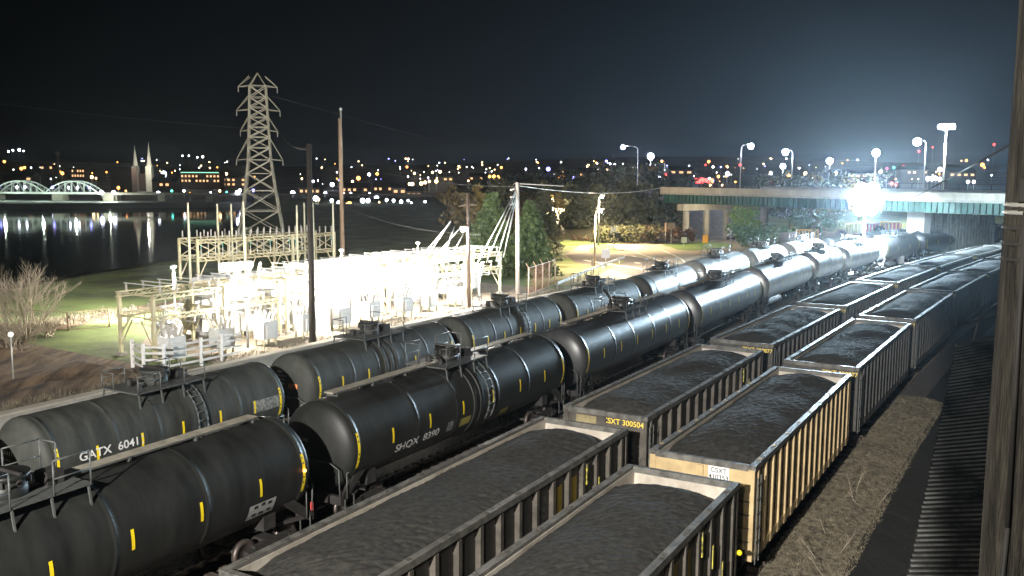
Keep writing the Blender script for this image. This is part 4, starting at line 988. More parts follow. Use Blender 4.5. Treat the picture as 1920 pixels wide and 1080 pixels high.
# tree line of the middle distance, dark
tl = [(870, 440, 175, 9, 10), (900, 420, 190, 10, 12), (1045, 420, 190, 11, 12), (1085, 435, 185, 9, 11), (1130, 430, 205, 13, 15), (1165, 430, 210, 11, 14), (1200, 432, 215, 12, 15), (1240, 425, 220, 12, 15), (1275, 425, 225, 11, 14), (1100, 400, 260, 14, 18), (1180, 395, 270, 14, 18), (1020, 400, 255, 12, 15), (960, 400, 265, 11, 15), (1480, 420, 200, 11, 14), (1520, 415, 215, 12, 15), (1565, 415, 225, 11, 14), (1440, 415, 225, 10, 14), (1610, 415, 240, 12, 14)]
for k, (u, v, y, H, W_) in enumerate(tl):
    where = 'behind the road' if u < 1300 else 'beyond the tank cars under the bridge'
    tree('leafy_tree', f'dark leafy tree {where}, {ORD[k % 12]} of {"the first dozen" if k < 12 else "the farther ones"}', atd(u, v, y)[0], y, GZ-.3, H, W_, M_leafd if k % 5 else M_leafo, 20+k, 40, .6, 30, 'dark trees of the middle distance')
tree('leafy_tree', 'yellow lit autumn tree beside the far end of the road', atd(1040, 430, 172)[0], 172, GZ, 8.5, 6, M_leafo, 51, 30, .4, 26)
tree('leafy_tree', 'bright yellow green tree in front of the bridge columns', atd(1392, 450, 150)[0], 150, GZ, 7.4, 5.0, M_leafy, 52, 34, .34, 30)
tree('leafy_tree', 'low spreading green tree behind the silver tank car', atd(1425, 455, 132)[0], 132, GZ, 3.9, 8.0, mat('mid_green_leaves', (.08, .15, .06), .8, n=.5, ns=.8), 53, 34, .3, 34)
tree('leafy_tree', 'rounded green tree between the tank cars and the floodlight', atd(1530, 450, 150)[0], 150, GZ, 6.0, 9.0, mat('mid_green_leaves', (.08, .15, .06)), 54, 34, .35, 30)
# slope with rusty brush in front of the abutment
def brush(name, label, cx, cy, z, n, sx, sy, h, m, seed, wd=.03, kind='stuff'):
    rr = random.Random(seed); b = MB()
    for _ in range(n):
        p = Vector((cx+rr.gauss(0, sx), cy+rr.gauss(0, sy), z)); hh = h*rr.uniform(.4, 1.3); q = p+Vector((rr.gauss(0, .35)*hh, rr.gauss(0, .35)*hh, hh)); s_ = Vector((rr.uniform(-1, 1), rr.uniform(-1, 1), 0)).normalized()*wd*rr.uniform(.6, 1.6)
        b.add([p-s_, p+s_, q], [(0, 1, 2)], m)
    o = b.build(name); o['kind'] = kind; o['label'] = label; return o
def brush_so(name, label, s0, s1, o0, o1, n, h, m, seed, wd=.03, zf=None, bend=.35):
    rr = random.Random(seed); b = MB()
    for _ in range(n):
        s, o = rr.uniform(s0, s1), rr.uniform(o0, o1); x, y, _ = track(s, o); cl = .5+.5*math.sin(s*1.7+o*2.1)*math.sin(s*.6-o*1.3)
        z = zf(o) if zf else GZ
        hh = h*rr.uniform(.25, 1)*(.4+cl); p = Vector((x, y, z)); q = p+Vector((rr.gauss(0, bend)*hh, rr.gauss(0, bend)*hh, hh)); s_ = Vector((rr.uniform(-1, 1), rr.uniform(-1, 1), 0)).normalized()*wd*rr.uniform(.6, 1.6)
        b.add([p-s_, p+s_, q], [(0, 1, 2)], m)
    o = b.build(name); o['kind'] = 'stuff'; o['label'] = label; return o
emb = lambda o: interp([(1.25, -.32), (2.6, -.32), (3.6, -.5), (4.8, -.9), (6.5, -1.8), (9, -3.0), (14, -3.4)], o)
brush_so('dry_grass', 'dry tan grass on the embankment right of the hopper cars', 26, 60, 1.3, 3.7, 44000, .15, M_drygr, 1, .010, emb, .8)
brush_so('dry_weeds', 'dry weeds growing along the low wall at the left', 14, 40, -34.6, -32.9, 5000, .75, M_drygr, 2, .022)
brush_so('dry_weeds_fence', 'dry grass patches along the wire fence', 38, 54, -59, -55, 2600, .55, M_drygr, 3, .03)
brush_so('substation_weeds', 'sparse dry weeds at the foot of the substation', 38, 84, -35.6, -33.0, 5000, .38, M_drygr, 4, .02)
rr = random.Random(8); b = MB()
for _ in range(12):
    s, o = rr.uniform(28, 42), rr.uniform(2.4, 3.8); x, y, _t = track(s, o); p = Vector((x, y, emb(o))); d = Vector((rr.gauss(0, .5), rr.gauss(0, .5), 1)).normalized(); L = rr.uniform(.5, 1.3); q = p+d*L; b.cyl(p, q, .014, M_barkL, r1=.005, n=4, caps=False)
    for _k in range(3): a_ = p.lerp(q, rr.uniform(.4, .9)); b.cyl(a_, a_+(d+Vector((rr.gauss(0, .6), rr.gauss(0, .6), .1))).normalized()*L*.4, .008, M_barkL, r1=.003, n=3, caps=False)
o = b.build('bare_twigs'); o['kind'] = 'stuff'; o['label'] = 'bare thin twigs rising from the embankment grass'

# ------------------------------------------------------------------ road signs and lamps
def sign_post(name, label, u, v, h, build):
    x, y = at(u, v, GZ); root = empty(name, (x, y, GZ)); b = MB(); b.cyl((0, 0, 0), (0, 0, h), .05, M_metalpole, n=6); b.build('post', root); build(root, h); tag(root, label, 'sign'); return root
def panel(w_, h_, m, name='panel', dz=0, rot=0):
    def f(root, H): b = MB(); b.box((0, -.07, H-h_/2+dz), (w_, .03, h_), m, M=Matrix.Rotation(rot, 3, 'Y')); b.build(name, root)
    return f
def xbuck(root, H):
    for k in (-1, 1): b = MB(); b.box((0, -.08-(k+1)*.02, H-.3), (1.5, .03, .26), M_white, M=Matrix.Rotation(k*math.pi/4, 3, 'Y')); b.build('cross_board', root)
    b = MB(); b.bar((-.5, -.06, H-1.3), (.5, -.06, H-1.3), .1, M_under); 
    for k in (-1, 1): b.cyl((k*.45, -.1, H-1.3), (k*.45, -.16, H-1.3), .26, M_under, n=14)
    b.build('signal_lights', root)
sign_post('square_sign', 'square white sign on a post beside the verge', 1135, 515, 3.0, panel(.95, 1.05, mat('sign_white', (.75, .74, .78))))
sign_post('crossbuck_sign', 'railroad crossbuck with signal lights by the turning lane', 1150, 466, 3.3, xbuck)
sign_post('crossbuck_sign', 'railroad crossbuck with crossed white boards near the silver tank cars', 1369, 470, 3.2, xbuck)
def octo(root, H): b = MB(); b.cyl((0, -.08, H-.35), (0, -.11, H-.35), .42, mat('dark_sign_back', (.02, .02, .02)), n=8, smooth=False); b.build('panel', root)
sign_post('stop_sign', 'dark backed octagonal sign right of the first crossbuck', 1158, 467, 2.5, octo)
sign_post('small_sign', 'small pale square sign on the crossing grass', 1282, 462, 1.5, panel(.9, .9, mat('sign_pale', (.6, .6, .4))))
sign_post('small_sign', 'thin brown sign post left of the bridge columns', 1247, 458, 3.6, panel(.3, 1.3, M_woodL)); sign_post('small_sign', 'twin brown sign behind the crossing grass', 1258, 458, 3.6, panel(1.3, 1.1, M_bark))
sign_post('orange_marker', 'orange traffic marker at the foot of the bridge columns', 1322, 460, 1.7, panel(.9, 1.3, mat('orange_marker', (.9, .42, .05), em=(1, .4, .05), es=0)))
sign_post('white_bollard_sign', 'short white post beside the square sign', 1110, 510, 1.5, panel(.2, 1.2, M_conc2))
def street_lamp(label, u, vl, y, base, arm, eglow, r, power=None, col=(1, 1, 1), polem=None, group=None, name='street_lamp', baseu=None):
    lx, _, lz = atd(u, vl, y); bx = lx-arm; root = empty(name, (bx, y, base)); tag(root, label, 'street lamp', group); b = MB(); H = lz-base
    b.cyl((0, 0, 0), (0, 0, H-.5 if arm else H), .14, polem or M_metalpole, r1=.08, n=8)
    b.build('pole', root)
    if arm: b = MB(); b.tube([(0, 0, H-.5), (arm*.25, 0, H-.05), (arm, 0, H+.15)], .06, polem or M_metalpole); b.build('arm', root)
    b = MB(); b.box((arm, 0, H+.13), (.7, .35, .14), M_metalpole); hd = b.build('lamp_head', root)
    b = MB(); b.ball((arm, 0, H-.05-r*.5), r, eglow, 10); b.build('lens', hd)
    if power: down('street_light', (lx, y-.1, lz-r*2-.1), power, col, .2); point('street_light_spill', (lx, y-.3, lz-r*2-.1), power*.10, col, .2)
    return root
street_lamp('slim road lamp on a pole beside the square sign', 1127, 394, 114.3, GZ, .7, E_street, .16, 32000, (1, .78, .50), M_woodL)
street_lamp('road lamp just behind and above the slim road lamp', 1129, 368, 150, GZ, .5, E_street, .16, 48000, (1, .76, .46))
street_lamp('road lamp among the yellow lit trees', 1037, 376, 175, GZ, 0, E_pale, .16, 45000, (1, .80, .5))
for k, (u, v, y, h, pw) in enumerate(((1215, 300, 150, 0, 0),)): pass
point('lot_light', (*atd(1300, 395, 118)[:2], 8.0), 0.01, (1, .8, .55))
BR = [('tall curved arm lamp at the left approach of the bridge', 1168, 274, 196, -3.2, .42), ('large bright lamp left of the magenta lights', 1220, 290, 290, 0, .95), ('curved arm lamp standing on the bridge deck above the columns', 1408, 271, 186, 1.9, .55), ('upper lamp of the pair left of the floodlight', 1473, 282, 205, -1.6, .65), ('lower lamp of the pair left of the floodlight', 1468, 309, 300, 0, .75), ('lone bridge lamp between the pair and the floodlight', 1556, 299, 330, 0, 1.0), ('bridge lamp directly above the yard floodlight', 1643, 283, 230, 0, .85), ('curved arm bridge lamp left of the high mast', 1720, 262, 157, -1.5, .62), ('low orange street lamp by the magenta signs', 1241, 301, 290, -1.0, .35)]
for k, (lab, u, v, y, arm, r) in enumerate(BR):
    street_lamp(lab, u, v, y, 9.0 if u in (1408, 1473, 1720) else 2.0, arm, E_street if k < 8 else E_amber, r*1.0)
# high mast
hx, _, hz = atd(1775, 236, 215); root = empty('high_mast_light', (hx, 215, 2)); tag(root, 'tall high mast light cluster above the right end of the bridge', 'high mast light'); b = MB(); b.cyl((0, 0, 0), (0, 0, hz-2), .32, M_metalpole, r1=.16); b.lathe([(1.35, hz-2.15), (1.45, hz-2.05), (1.35, hz-1.95), (1.25, hz-2.05), (1.35, hz-2.15)], M_metalpole, n=20); b.build('pole', root)
for k in range(8):
    a = k*math.pi/4; b = MB(); c = Vector((1.35*math.cos(a), 1.35*math.sin(a), hz-2.2)); b.box(c+Vector((0, 0, .35)), (.5, .5, .25), M_metalpole, rz=a); hd = b.build('lamp_head', root); b = MB(); b.ball(c, .55, em('lamp_glow_mast', (.80, .84, 1), 380), 10); b.build('lens', hd)
down('deck_light', (hx-.5, 214.5, hz-3.6), 90000, (1, .9, .75), .5)
# main yard floodlight
root = empty('yard_flood_tower', (FLOOD[0], FLOOD[1], -.3)); tag(root, 'blazing blue white yard floodlight cluster on a pole between the trains', 'floodlight'); b = MB(); b.cyl((0, 0, 0), (0, 0, FLOOD[2]+1.6), .15, M_metalpole, r1=.1); b.build('pole', root)
zc = FLOOD[2]+.3
b = MB()
for z_ in (-1.15, .0, 1.15): b.bar((-1.9, .22, zc+z_), (1.9, .22, zc+z_), .08, M_metalpole)
for k in (-1.9, 1.9): b.bar((k, .22, zc-1.2), (k, .22, zc+1.2), .07, M_metalpole)
b.build('lamp_frame', root)
for i, z_ in enumerate((-1.22, 0, 1.22)):
    for x_ in ((-.72, .72) if i != 1 else (-1.42, 0, 1.42)):
        c = Vector((x_, -.25, zc+z_)); b = MB(); b.cyl(c+Vector((0, .4, .08)), c+Vector((0, -.02, 0)), .35, M_metalpole, r1=.82, n=20); hd = b.build('lamp_head', root)
        b = MB(); b.lathe([(.001, -.32), (.32, -.28), (.58, -.18), (.76, -.02), (.79, .03)], E_flood, 'Y', 20, c+Vector((0, -.04, 0))); b.build('lens', hd)
down('yard_flood', (FLOOD[0]-.1, FLOOD[1]-1.3, FLOOD[2]-1.3), 190000, (.76, .90, 1.0), .6, 162)
spot('yard_flood_pier', (FLOOD[0]+.9, FLOOD[1]+.3, FLOOD[2]), (54, 123.5, 3.0), 45000, (.76, .90, 1.0), 62, .4, .4)
point('yard_flood_spill', (FLOOD[0]-.1, FLOOD[1]-1.6, FLOOD[2]-.2), 2500, (.76, .90, 1.0), .6)

M_brushy = mat('brushy_bank', (.045, .045, .024), 1, n=.7, ns=.5, col2=(.03, .03, .018), bump=1, bs=2)
# ------------------------------------------------------------------ road bridge
A, B2 = Vector((78, 90.7, 0)), Vector((25.5, 160.7, 0)); dv = (B2-A).normalized(); nv = Vector((dv.y, -dv.x, 0)); nv = nv if nv.y > 0 else -nv
A = A-dv*45; Lb = (B2-A).length; ZD = 9.0; WD = 28
root = empty('road_bridge', A, math.atan2(dv.y, dv.x)); tag(root, 'road bridge with green girders crossing over the rail yard', 'bridge')
sg = 1 if (Matrix.Rotation(math.atan2(dv.y, dv.x), 3, 'Z') @ Vector((0, 1, 0))).dot(nv) > 0 else -1
def bb(c, s_, m, name):
    b = MB(); b.box((c[0], sg*c[1], c[2]), s_, m); return b.build(name, root)
bb((Lb/2, WD/2, ZD-.15), (Lb, WD, .3), M_conc, 'deck')
for yy in (0.2, WD-.2): bb((Lb/2, yy, ZD+.32), (Lb, .35, 1.2), M_conc2, 'parapet')
for yy in (.9, 7, 14, 21, WD-.9):
    b = MB(); b.box((Lb/2, sg*yy, ZD-1.05), (Lb, .06, 1.4), M_green); b.box((Lb/2, sg*yy, ZD-1.75), (Lb, .5, .06), M_green); b.box((Lb/2, sg*yy, ZD-.36), (Lb, .5, .06), M_green)
    if yy < 1:
        k = .8
        while k < Lb: b.box((k, sg*(yy-.14), ZD-1.05), (.06, .22, 1.3), M_green); k += .8
    b.build('girder', root)
b = MB(); k = 1.0
while k < Lb: b.box((k, sg*(WD-.2), ZD+1.35), (.06, .06, .9), M_under); k += 2.6
b.bar((0, sg*(WD-.2), ZD+1.8), (Lb, sg*(WD-.2), ZD+1.8), .05, M_under); b.build('railing', root)
def loc_of(x, y): q = Vector((x, y, 0))-A; return q.dot(dv), q.dot(nv)
px, py = at(1712, 492, -.2); la, lb = loc_of(px, py)
def pier(la, lb):
    b = MB(); b.box((la, sg*(lb+.9), 3.6), (2.6, 1.8, 7.8), mat('pier_concrete', (.55, .54, .50), .8, n=.2, ns=.8)); b.build('pier_column', root)
    b = MB(); b.box((la, sg*(lb+12), 3.6), (1.0, 20.4, 7.0), M_conc)
    for k in range(22): b.box((la-.56, sg*(lb+2.4+k*.92), 3.7), (.12, .30, 6.6), M_conc); b.box((la+.56, sg*(lb+2.4+k*.92), 3.7), (.12, .30, 6.6), M_conc)
    b.box((la, sg*(lb+11), .35), (1.7, 24, 1.3), mat('pier_concrete', (.55, .54, .50))); b.build('pier_wall', root)
pier(la, max(.6, lb))
cx, cy = at(1322, 452, GZ); la2, lb2 = loc_of(cx, cy)
b = MB(); b.box((la2, sg*13, ZD-2.5), (1.5, 24, 1.1), M_conc2); b.build('pier_cap', root)
for k in range(5): b = MB(); b.cyl((la2, sg*(2.5+k*5.2), 0), (la2, sg*(2.5+k*5.2), ZD-3), .55, M_conc2, n=16); b.build('pier_column', root)
b = MB(); q0 = la2+3.5; q1 = la2+17
b.add([(q0, 0, .4), (q0, sg*WD, .4), (q1, sg*WD, ZD-.4), (q1, 0, ZD-.4), (q1+9, 0, ZD-.4), (q1+9, sg*WD, ZD-.4), (q1+9, 0, .4), (q1+9, sg*WD, .4)], [(0, 1, 2, 3), (3, 2, 5, 4), (0, 3, 4, 6), (1, 7, 5, 2), (4, 5, 7, 6)], M_conc)
b.build('abutment_slope', root)
b = MB(); b.add([(q0+3, -sg*9, .4), (q1+2, -sg*12, .4), (q1+30, -sg*9, .4), (q1+14, -sg*.1, ZD-.5), (q1, -sg*.1, ZD-.5), (q0, -sg*.1, .45)], [(0, 1, 4, 5), (1, 2, 3, 4)], M_brushy); b.add([(q1+14, -sg*.1, ZD-.5), (q1+30, -sg*9, .4), (q1+32, sg*WD, .4), (q1+14, sg*WD, ZD-.5), (q1, sg*WD, ZD-.5), (q1, -sg*.1, ZD-.5)], [(0, 1, 2, 3), (0, 3, 4, 5)], M_brushy); b.build('grass_bank', root)
bs_, rq = MB(), random.Random(5)
ax_ = math.atan2(dv.y, dv.x)
for _ in range(700):
    t1_, t2_ = rq.random(), rq.random(); lo_x = q0+3+(q1+26-q0)*t1_; hi_x = q1*.2+q0*.8+(q1+10-q0)*t1_; frac = t2_
    topz = min(ZD-.5, .5+(hi_x-q0)/(q1-q0)*(ZD-1)) if hi_x < q1 else ZD-.5
    c = Vector((lo_x, -sg*(11-10.5*frac), .4+(topz-.4)*frac)); leaf_cloud(bs_, rq, c, rq.uniform(.4, 1.1), 16, .3, rb if rq.random() < .35 else ob, .7)
bs_.build('bank_scrub', root)
point('under_bridge_light', (*(A+dv*(la2-6)+nv*3)[:2], 6.0), 1500, (1, .85, .6), .3)
# small yellow gate frames and far equipment beside the trains
def gate(label, u, v, y, w_, h_, m, n=6):
    x, _, z = atd(u, v, y); root = empty('yellow_gate', (x, y, GZ)); tag(root, label, 'gate'); b = MB()
    b.tube([(-w_/2, 0, 0), (-w_/2, 0, h_), (w_/2, 0, h_), (w_/2, 0, 0)], .12, m); b.build('frame', root); b = MB()
    for k in range(n): xx = -w_/2+w_*(k+1)/(n+1); b.bar((xx, 0, h_*.25), (xx, 0, h_), .14, m)
    b.bar((-w_/2, 0, h_*.25), (w_/2, 0, h_*.25), .14, m); b.build('bars', root)
M_gate = mat('orange_gate_paint', (.75, .42, .10), .6)
gate('orange barred gate frame behind the tank cars', 1512, 470, 146, 3.4, 3.0, M_gate)
gate('long pale barred gate left of the bridge pier', 1625, 450, 170, 8.0, 2.8, M_conc2, 12); gate('red and orange gate beside the bridge pier', 1668, 448, 168, 3.6, 3.2, M_gate, 4)
x, _, _ = atd(1655, 440, 175); root = empty('red_container', (x, 175, GZ)); tag(root, 'red container behind the barred gates near the pier', 'container'); b = MB(); b.box((0, 0, 1.4), (6, 2.4, 2.6), mat('red_container', (.5, .05, .06), .6)); 
for k in range(18): b.box((-2.8+k*.33, -1.23, 1.4), (.12, .06, 2.3), mat('red_container', (.5, .05, .06)))
b.build('body', root)
street_lamp('slim lamp post with T head beyond the bridge pier', 1797, 402, 150, -.4, 0, E_amber, .05)
x, y = at(1697, 505, -.3); root = empty('equipment_cabinet', (x-.6, y, -.3)); tag(root, 'small pale signal post at the foot of the pier', 'signal'); b = MB(); b.cyl((0, 0, 0), (0, 0, 3.0), .09, M_rackW); b.build('post', root); b = MB(); b.box((0, 0, 1.3), (.6, .5, 1.0), M_rackW); b.build('cabinet', root)
# ------------------------------------------------------------------ the town across the river
def march(u, v, need, dmin=455, dmax=2300):
    r = ray(u, v); hl = math.hypot(r[0], r[1]); d = dmin
    while d < dmax:
        t = d/hl; x, y, z = r[0]*t, r[1]*t, HC+r[2]*t
        if z-ground(x, y) <= need: return x, y, z, d
        d += 12
    t = dmax/hl; return r[0]*t, r[1]*t, HC+r[2]*t, dmax
EMS = {'w': E_white, 'a': E_amber, 'y': E_warm, 'r': E_red, 'b': E_blue, 'p': E_pale, 'g': E_green, 'm': E_magenta}
CNM = {'w': 'white', 'a': 'amber', 'y': 'warm yellow', 'r': 'red', 'b': 'blue', 'p': 'pale', 'g': 'green', 'm': 'magenta'}
def town_lamp(u, v, c, px):
    x, y, z, d = march(u, v, 7 if v < 345 else 4, 455 if v < 372 else 360)
    r = px*d/FPX*.52; b = MB(); b.ball((0, 0, 0), r, EMS[c], 6); g_ = min(ground(x, y), z-1)
    b.cyl((0, 0, g_-z-.5), (0, 0, -r*.5), min(.16, r*.3), M_metalpole, n=4)
    o = b.build('town_lamp', loc=(x, y, z))
    sec = 'left third' if u < 540 else 'middle' if u < 1100 else 'right third'
    tag(o, f'tiny distant {CNM[c]} lamp among the town lights in the {sec} of the view', 'street lamp', f'distant {CNM[c]} town lamps, {sec}')
LM = """16 284 w 3;24 282 w 3;36 281 w 4;44 283 w 2;40 316 a 5;46 314 a 4;110 322 a 6;117 325 a 5;132 315 a 2;8 303 a 4;172 332 y 5;180 334 y 3;222 352 a 5;236 358 a 3;297 362 w 6;307 326 w 9;309 334 w 6;322 358 g 4;345 358 w 4;356 362 a 3;395 362 w 4;412 358 y 4;425 360 g 3;450 357 w 5;475 357 b 5;424 326 y 5;342 292 p 3;354 292 p 3;370 295 p 3;380 294 p 4;292 338 w 4;
566 335 y 3;587 340 w 4;604 345 w 2;623 346 w 7;549 362 w 8;592 372 w 9;597 374 y 5;610 362 w 5;622 376 w 6;635 380 w 6;655 382 a 8;650 383 y 4;672 334 a 7;661 340 y 4;692 327 w 5;707 326 a 5;645 362 y 3;658 362 w 3;671 366 y 4;680 376 w 8;690 376 w 7;693 363 w 3;706 371 w 8;711 379 y 3;725 375 w 5;738 376 w 5;752 378 w 6;765 376 w 4;771 380 w 3;797 378 w 4;763 313 a 4;765 331 p 3;777 325 y 4;788 335 p 2;773 345 y 6;768 345 y 5;790 344 y 6;797 342 y 5;805 340 y 4;818 340 y 6;811 323 y 4;825 322 y 5;827 329 a 3;860 312 y 3;875 313 p 2;885 313 p 2;878 339 y 3;912 317 p 2;922 321 w 2;933 309 p 2;940 314 a 4;918 331 a 5;926 331 a 6;934 331 a 4;986 317 w 3;940 350 p 3;963 347 y 3;745 345 r 2;715 348 r 3;
1028 317 b 7;1052 304 p 3;1048 331 a 4;1054 330 a 6;1060 330 a 4;1075 332 b 6;1083 338 w 4;1093 329 a 3;1101 312 y 3;1118 305 a 3;1137 302 b 4;1142 308 w 7;1152 309 w 4;1138 319 y 4;1105 317 w 3;1120 318 p 3;1168 307 p 2;1152 334 w 5;1196 341 w 4;1213 331 w 5;1225 331 w 5;1232 331 w 4;1236 330 w 6;1248 328 r 5;1253 325 r 4;1193 314 p 2;1187 315 p 2;1224 315 r 2;1266 314 w 4;1266 321 r 2;1308 338 r 5;1316 336 r 6;1324 340 y 5;1330 336 w 5;1336 339 b 5;1332 347 y 4;1329 303 a 5;1323 309 r 3;1337 313 p 4;1347 331 a 5;1364 326 w 7;1362 330 a 4;1363 312 a 4;1388 309 r 5;1379 341 a 3;1354 347 y 3;1445 324 y 4;1445 341 r 3;
1478 328 a 5;1446 325 w 4;1510 325 y 5;1523 333 p 3;1567 325 w 5;1651 322 w 5;1663 316 m 4;1676 314 g 4;1694 313 r 6;1698 318 a 4;1714 331 w 8;1724 330 y 4;1740 335 w 7;1747 335 w 7;1754 334 w 6;1762 336 w 6;1762 318 w 7;1790 327 p 5;1800 328 p 4;1820 329 w 3;1815 341 p 5;1826 341 p 5;1723 284 r 4;1749 276 r 3;1864 271 r 4;1812 301 a 4;1842 309 a 6;1846 314 a 3;1672 344 r 6;1680 346 r 5;1570 336 p 4;1600 330 a 3;1640 335 a 4"""
for it in LM.replace('\n', '').split(';'):
    u, v, c, px = it.split(); town_lamp(float(u), float(v), c, float(px))
rr = random.Random(12)
for _ in range(170): town_lamp(rr.choice([rr.uniform(560, 960), rr.uniform(1000, 1860), rr.uniform(20, 480)]), rr.uniform(296, 340), rr.choice('aypywpb'), rr.uniform(1.0, 2.6))
def town_building(name, label, u0, u1, vt, d, m, wins=0, roof=None, wm=None, seed=0, strip=None, cat='building', fl=2):
    xa, y, zt = atd(u0, vt, d); xb = atd(u1, vt, d)[0]; cx = (xa+xb)/2; g_ = ground(cx, d)-1; W_ = xb-xa; H = zt-g_
    root = empty(name, (cx, d, g_)); tag(root, label, cat); b = MB(); D = max(8, W_*.5); b.box((0, D/2, H/2), (W_, D, H), m); b.build('wall', root)
    b = MB()
    if roof == 'gable': b.add([(-W_/2-.4, -.4, H), (W_/2+.4, -.4, H), (W_/2+.4, D+.4, H), (-W_/2-.4, D+.4, H), (-W_/2-.4, D/2, H+D*.3), (W_/2+.4, D/2, H+D*.3)], [(0, 1, 5, 4), (2, 3, 4, 5), (0, 4, 3), (1, 2, 5)], M_roof)
    else: b.box((0, D/2, H+.2), (W_+.6, D+.6, .4), M_roof)
    b.build('roof', root)
    if strip: b = MB(); b.box((0, -.35, H+.6), (W_*.96, .3, .5), strip); b.build('roof_light_strip', root)
    q = random.Random(seed)
    for k in range(wins):
        x = -W_/2+W_*(k+.5)/wins
        for f_ in range(fl):
            if q.random() < .8: b = MB(); b.box((x, -.06, H-1.8-f_*3.0), (W_/wins*.5, .1, 1.3), wm or E_win); b.build('window', root)
    return root
town_building('brick_building', 'large dark block beside the twin spired church', 205, 246, 314, 560, M_build, 0)
town_building('brick_building', 'dark low building left of the small domed tower', 75, 99, 309, 600, M_build, 3, fl=1, seed=1)
town_building('brick_building', 'brown building with warm windows left of the church', 128, 158, 315, 590, M_build, 6, seed=2)
town_building('hotel_building', 'long building with a glowing mint roof line', 338, 412, 325, 610, M_build, 11, strip=E_mint, seed=3)
town_building('pale_building', 'pale flat building at the far end of the river bridge', 415, 460, 332, 620, M_build2, 5, seed=4)
town_building('store_building', 'pale store with a magenta sign left of the road bridge', 1142, 1196, 335, 470, mat('store_wall_glow', (.5, .42, .45), .8, em=(.8, .5, .6), es=.12), 0)  # faint pink glow put into the wall so it looks lit
b = MB(); x, y, z = atd(1188, 341, 468); b.box((0, 0, 0), (5.5, .4, 2.2), E_magenta); b.cyl((0, .3, -8), (0, .3, 0), .2, M_metalpole); o = b.build('lit_sign', loc=(x, y, z)); tag(o, 'glowing magenta sign in front of the pale store', 'sign')
b = MB(); x, y, z = atd(1316, 339, 468); b.box((0, 0, 0), (7, .4, 2.4), E_red); b.box((4.8, 0, 0), (2.2, .4, 2.4), E_win); b.cyl((0, .3, -8), (0, .3, 0), .2, M_metalpole); o = b.build('lit_sign', loc=(x, y, z)); tag(o, 'glowing red and yellow sign above the bridge columns', 'sign')
for k, (u0, u1, vt, d, m, wn) in enumerate(((560, 600, 352, 500, M_build2, 4), (700, 735, 348, 520, M_build, 4), (735, 762, 352, 470, M_build2, 2), (762, 790, 358, 465, M_build2, 3), (640, 690, 350, 560, M_build, 5), (820, 850, 331, 640, M_build2, 3), (1010, 1040, 340, 520, M_build, 3), (1085, 1120, 322, 560, M_build, 3), (1255, 1300, 318, 640, M_build, 3), (1590, 1640, 325, 700, M_build, 4), (1690, 1740, 318, 620, M_build2, 5), (1780, 1830, 322, 560, M_build, 4), (285, 330, 340, 520, M_build, 4), (5, 60, 330, 620, M_build, 4), (880, 915, 330, 700, M_build, 4))):
    town_building('town_house', f'distant town house with a gable roof, {ORD[k]} of those built along the far bank', u0, u1, vt, d, m, wn, 'gable', seed=10+k, fl=1)
# church with two spires
x, y, z = atd(265, 330, 575); g_ = ground(x, y)-1; root = empty('church', (x, y, g_)); tag(root, 'church with two pale pointed spires on the left skyline', 'church')
M_sp = mat('lit_spire', (.60, .58, .48), .8)
for k, (u, va, vb) in enumerate(((252, 272, 311), (278, 266, 312))):
    xa, _, za = atd(u, va, 575); zb = atd(u, vb, 575)[2]; b = MB(); b.cyl((xa-x, 0, zb-g_), (xa-x, 0, za-g_), 1.6, M_sp, r1=.05, n=8, smooth=False); b.build('spire', root)
    b = MB(); b.box((xa-x, 0, (zb-g_)/2), (3.6, 3.6, zb-g_), M_build2 if k == 0 else M_sp); b.build('bell_tower', root)
b = MB(); b.box((0, 12, 6), (12, 24, 12), M_build); b.build('nave', root)
point('church_light', (x+8, y-12, g_+17), 9000, (1, .98, .86), .5)
x, y, z = atd(108, 288, 600); g_ = ground(x, y); root = empty('clock_tower', (x, y, g_)); tag(root, 'slender tower with small cap left of the brown building', 'tower'); b = MB(); b.cyl((0, 0, 0), (0, 0, z-g_), 1.0, M_build2, r1=.7); b.build('shaft', root); b = MB(); b.ball((0, 0, z-g_), 1.6, M_build2); b.build('cap', root)
# arched river bridge
def row(v, d): return HC-(v-326)*d/FPX
D0 = 432; xl = (-40-960)/FPX*D0; xr = (186-960)/FPX*D0; zd = row(364, D0)
root = empty('arched_river_bridge', (xl, D0, zd)); tag(root, 'white floodlit arched bridge over the river at the left', 'bridge')
b = MB(); b.box(((xr-xl)/2, 3.5, -.4), (xr-xl, 8, .9), M_archw); b.build('deck', root)
LA = (xr-xl)/2.4
for k, st in enumerate((xr-xl-LA*1.02, xr-xl-LA*2.08)):
    for yy in (0, 7):
        b = MB(); pr = None
        for j in range(17):
            t_ = j/16; p = Vector((st+LA*t_, yy, .2+4.9*(1-(2*t_-1)**2)))
            if pr: b.bar(pr, p, .55, M_archw, .5)
            if j % 2 == 0 and 0 < j < 16: b.bar(p, (p.x, yy, 0), .22, M_archw); b.bar(p, (p.x+LA/8, yy, 0), .12, M_archw)
            pr = p
        b.build('arch', root)
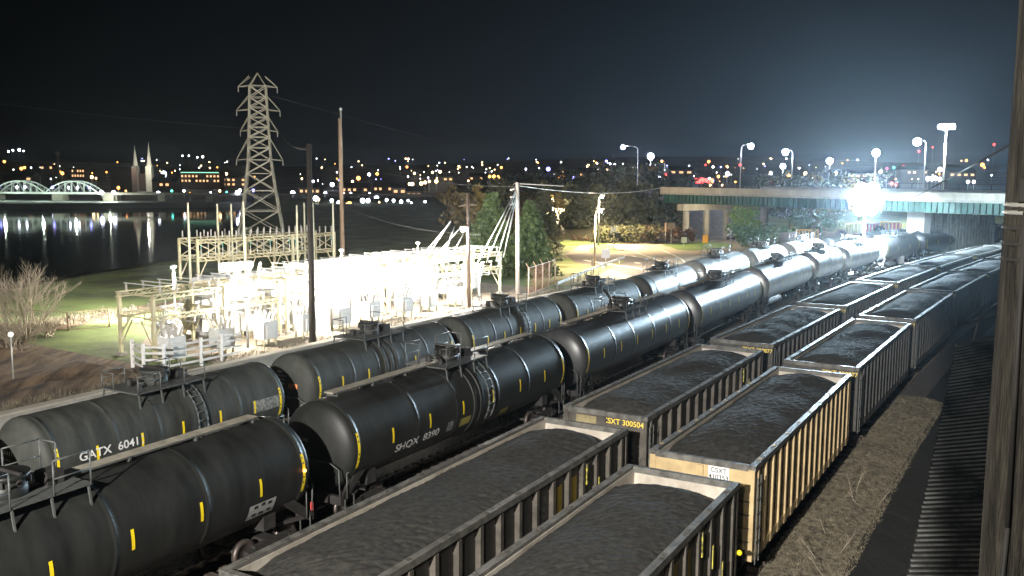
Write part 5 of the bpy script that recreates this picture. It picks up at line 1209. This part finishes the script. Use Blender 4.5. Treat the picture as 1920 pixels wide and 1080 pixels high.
for k, u in enumerate((3, 37, 52, 103, 133, 150, 172)):
    b = MB(); b.ball(((u-960)/FPX*D0-xl, -.6, 2.2), .5, E_white if k % 3 else E_blue, 6); b.cyl(((u-960)/FPX*D0-xl, -.6, 0), ((u-960)/FPX*D0-xl, -.6, 2.2), .1, M_metalpole, n=4); b.build('bridge_lamp', root)
for u in (30, 100, 160): point('arch_light', ((u-960)/FPX*D0, D0-9, zd+1.5), 3500, (.8, 1, .8), .5)
for k, u in enumerate((-10, 110, 205)):
    b = MB(); b.box(((u-960)/FPX*D0-xl, 3, -4.5), (5, 6, 8), M_conc); b.build('pier', root)
x1 = (1000-960)/FPX*D0
root = empty('river_causeway', (xr, D0+2, zd)); tag(root, 'dark causeway deck running right from the arched bridge', 'bridge'); b = MB(); b.box(((x1-xr)/2, 3, -.6), (x1-xr, 7, 1.1), M_conc); b.build('deck', root)
for k in range(9): b = MB(); b.box((6+k*(x1-xr)/9, 3, -4.5), (3.5, 5, 8), M_conc); b.build('pier', root)
for k, u in enumerate((190, 213, 445)):
    x, y, z = atd(u, 361, D0+1); b = MB(); b.ball((0, 0, 0), .95, E_white, 6); b.cyl((0, 0, -2.2), (0, 0, 0), .12, M_metalpole, n=4); o = b.build('causeway_lamp', loc=(x, y, z)); tag(o, f'bright causeway lamp, {ORD[k]} from the arched bridge', 'street lamp', 'causeway lamps')
point('causeway_light', (*atd(205, 372, 425)[:2], 1.0), 9000, (.9, 1, .8), .4)

# ------------------------------------------------------------------ night haze (thin, forward scattering)
M_haze = bpy.data.materials.new('night_haze'); M_haze.use_nodes = True; t_ = M_haze.node_tree
for n_ in list(t_.nodes):
    if n_.type == 'BSDF_PRINCIPLED': t_.nodes.remove(n_)
vn = t_.nodes.new('ShaderNodeVolumePrincipled'); vn.inputs['Color'].default_value = (.78, .90, 1, 1); vn.inputs['Density'].default_value = 0.00010; vn.inputs['Anisotropy'].default_value = .85
t_.links.new(vn.outputs[0], [n_ for n_ in t_.nodes if n_.type == 'OUTPUT_MATERIAL'][0].inputs['Volume'])
b = MB(); b.box((0, 1190, 29.5), (5400, 2500, 85), M_haze); o = b.build('haze'); o['kind'] = 'stuff'; o['label'] = 'thin night haze over the yard and town'
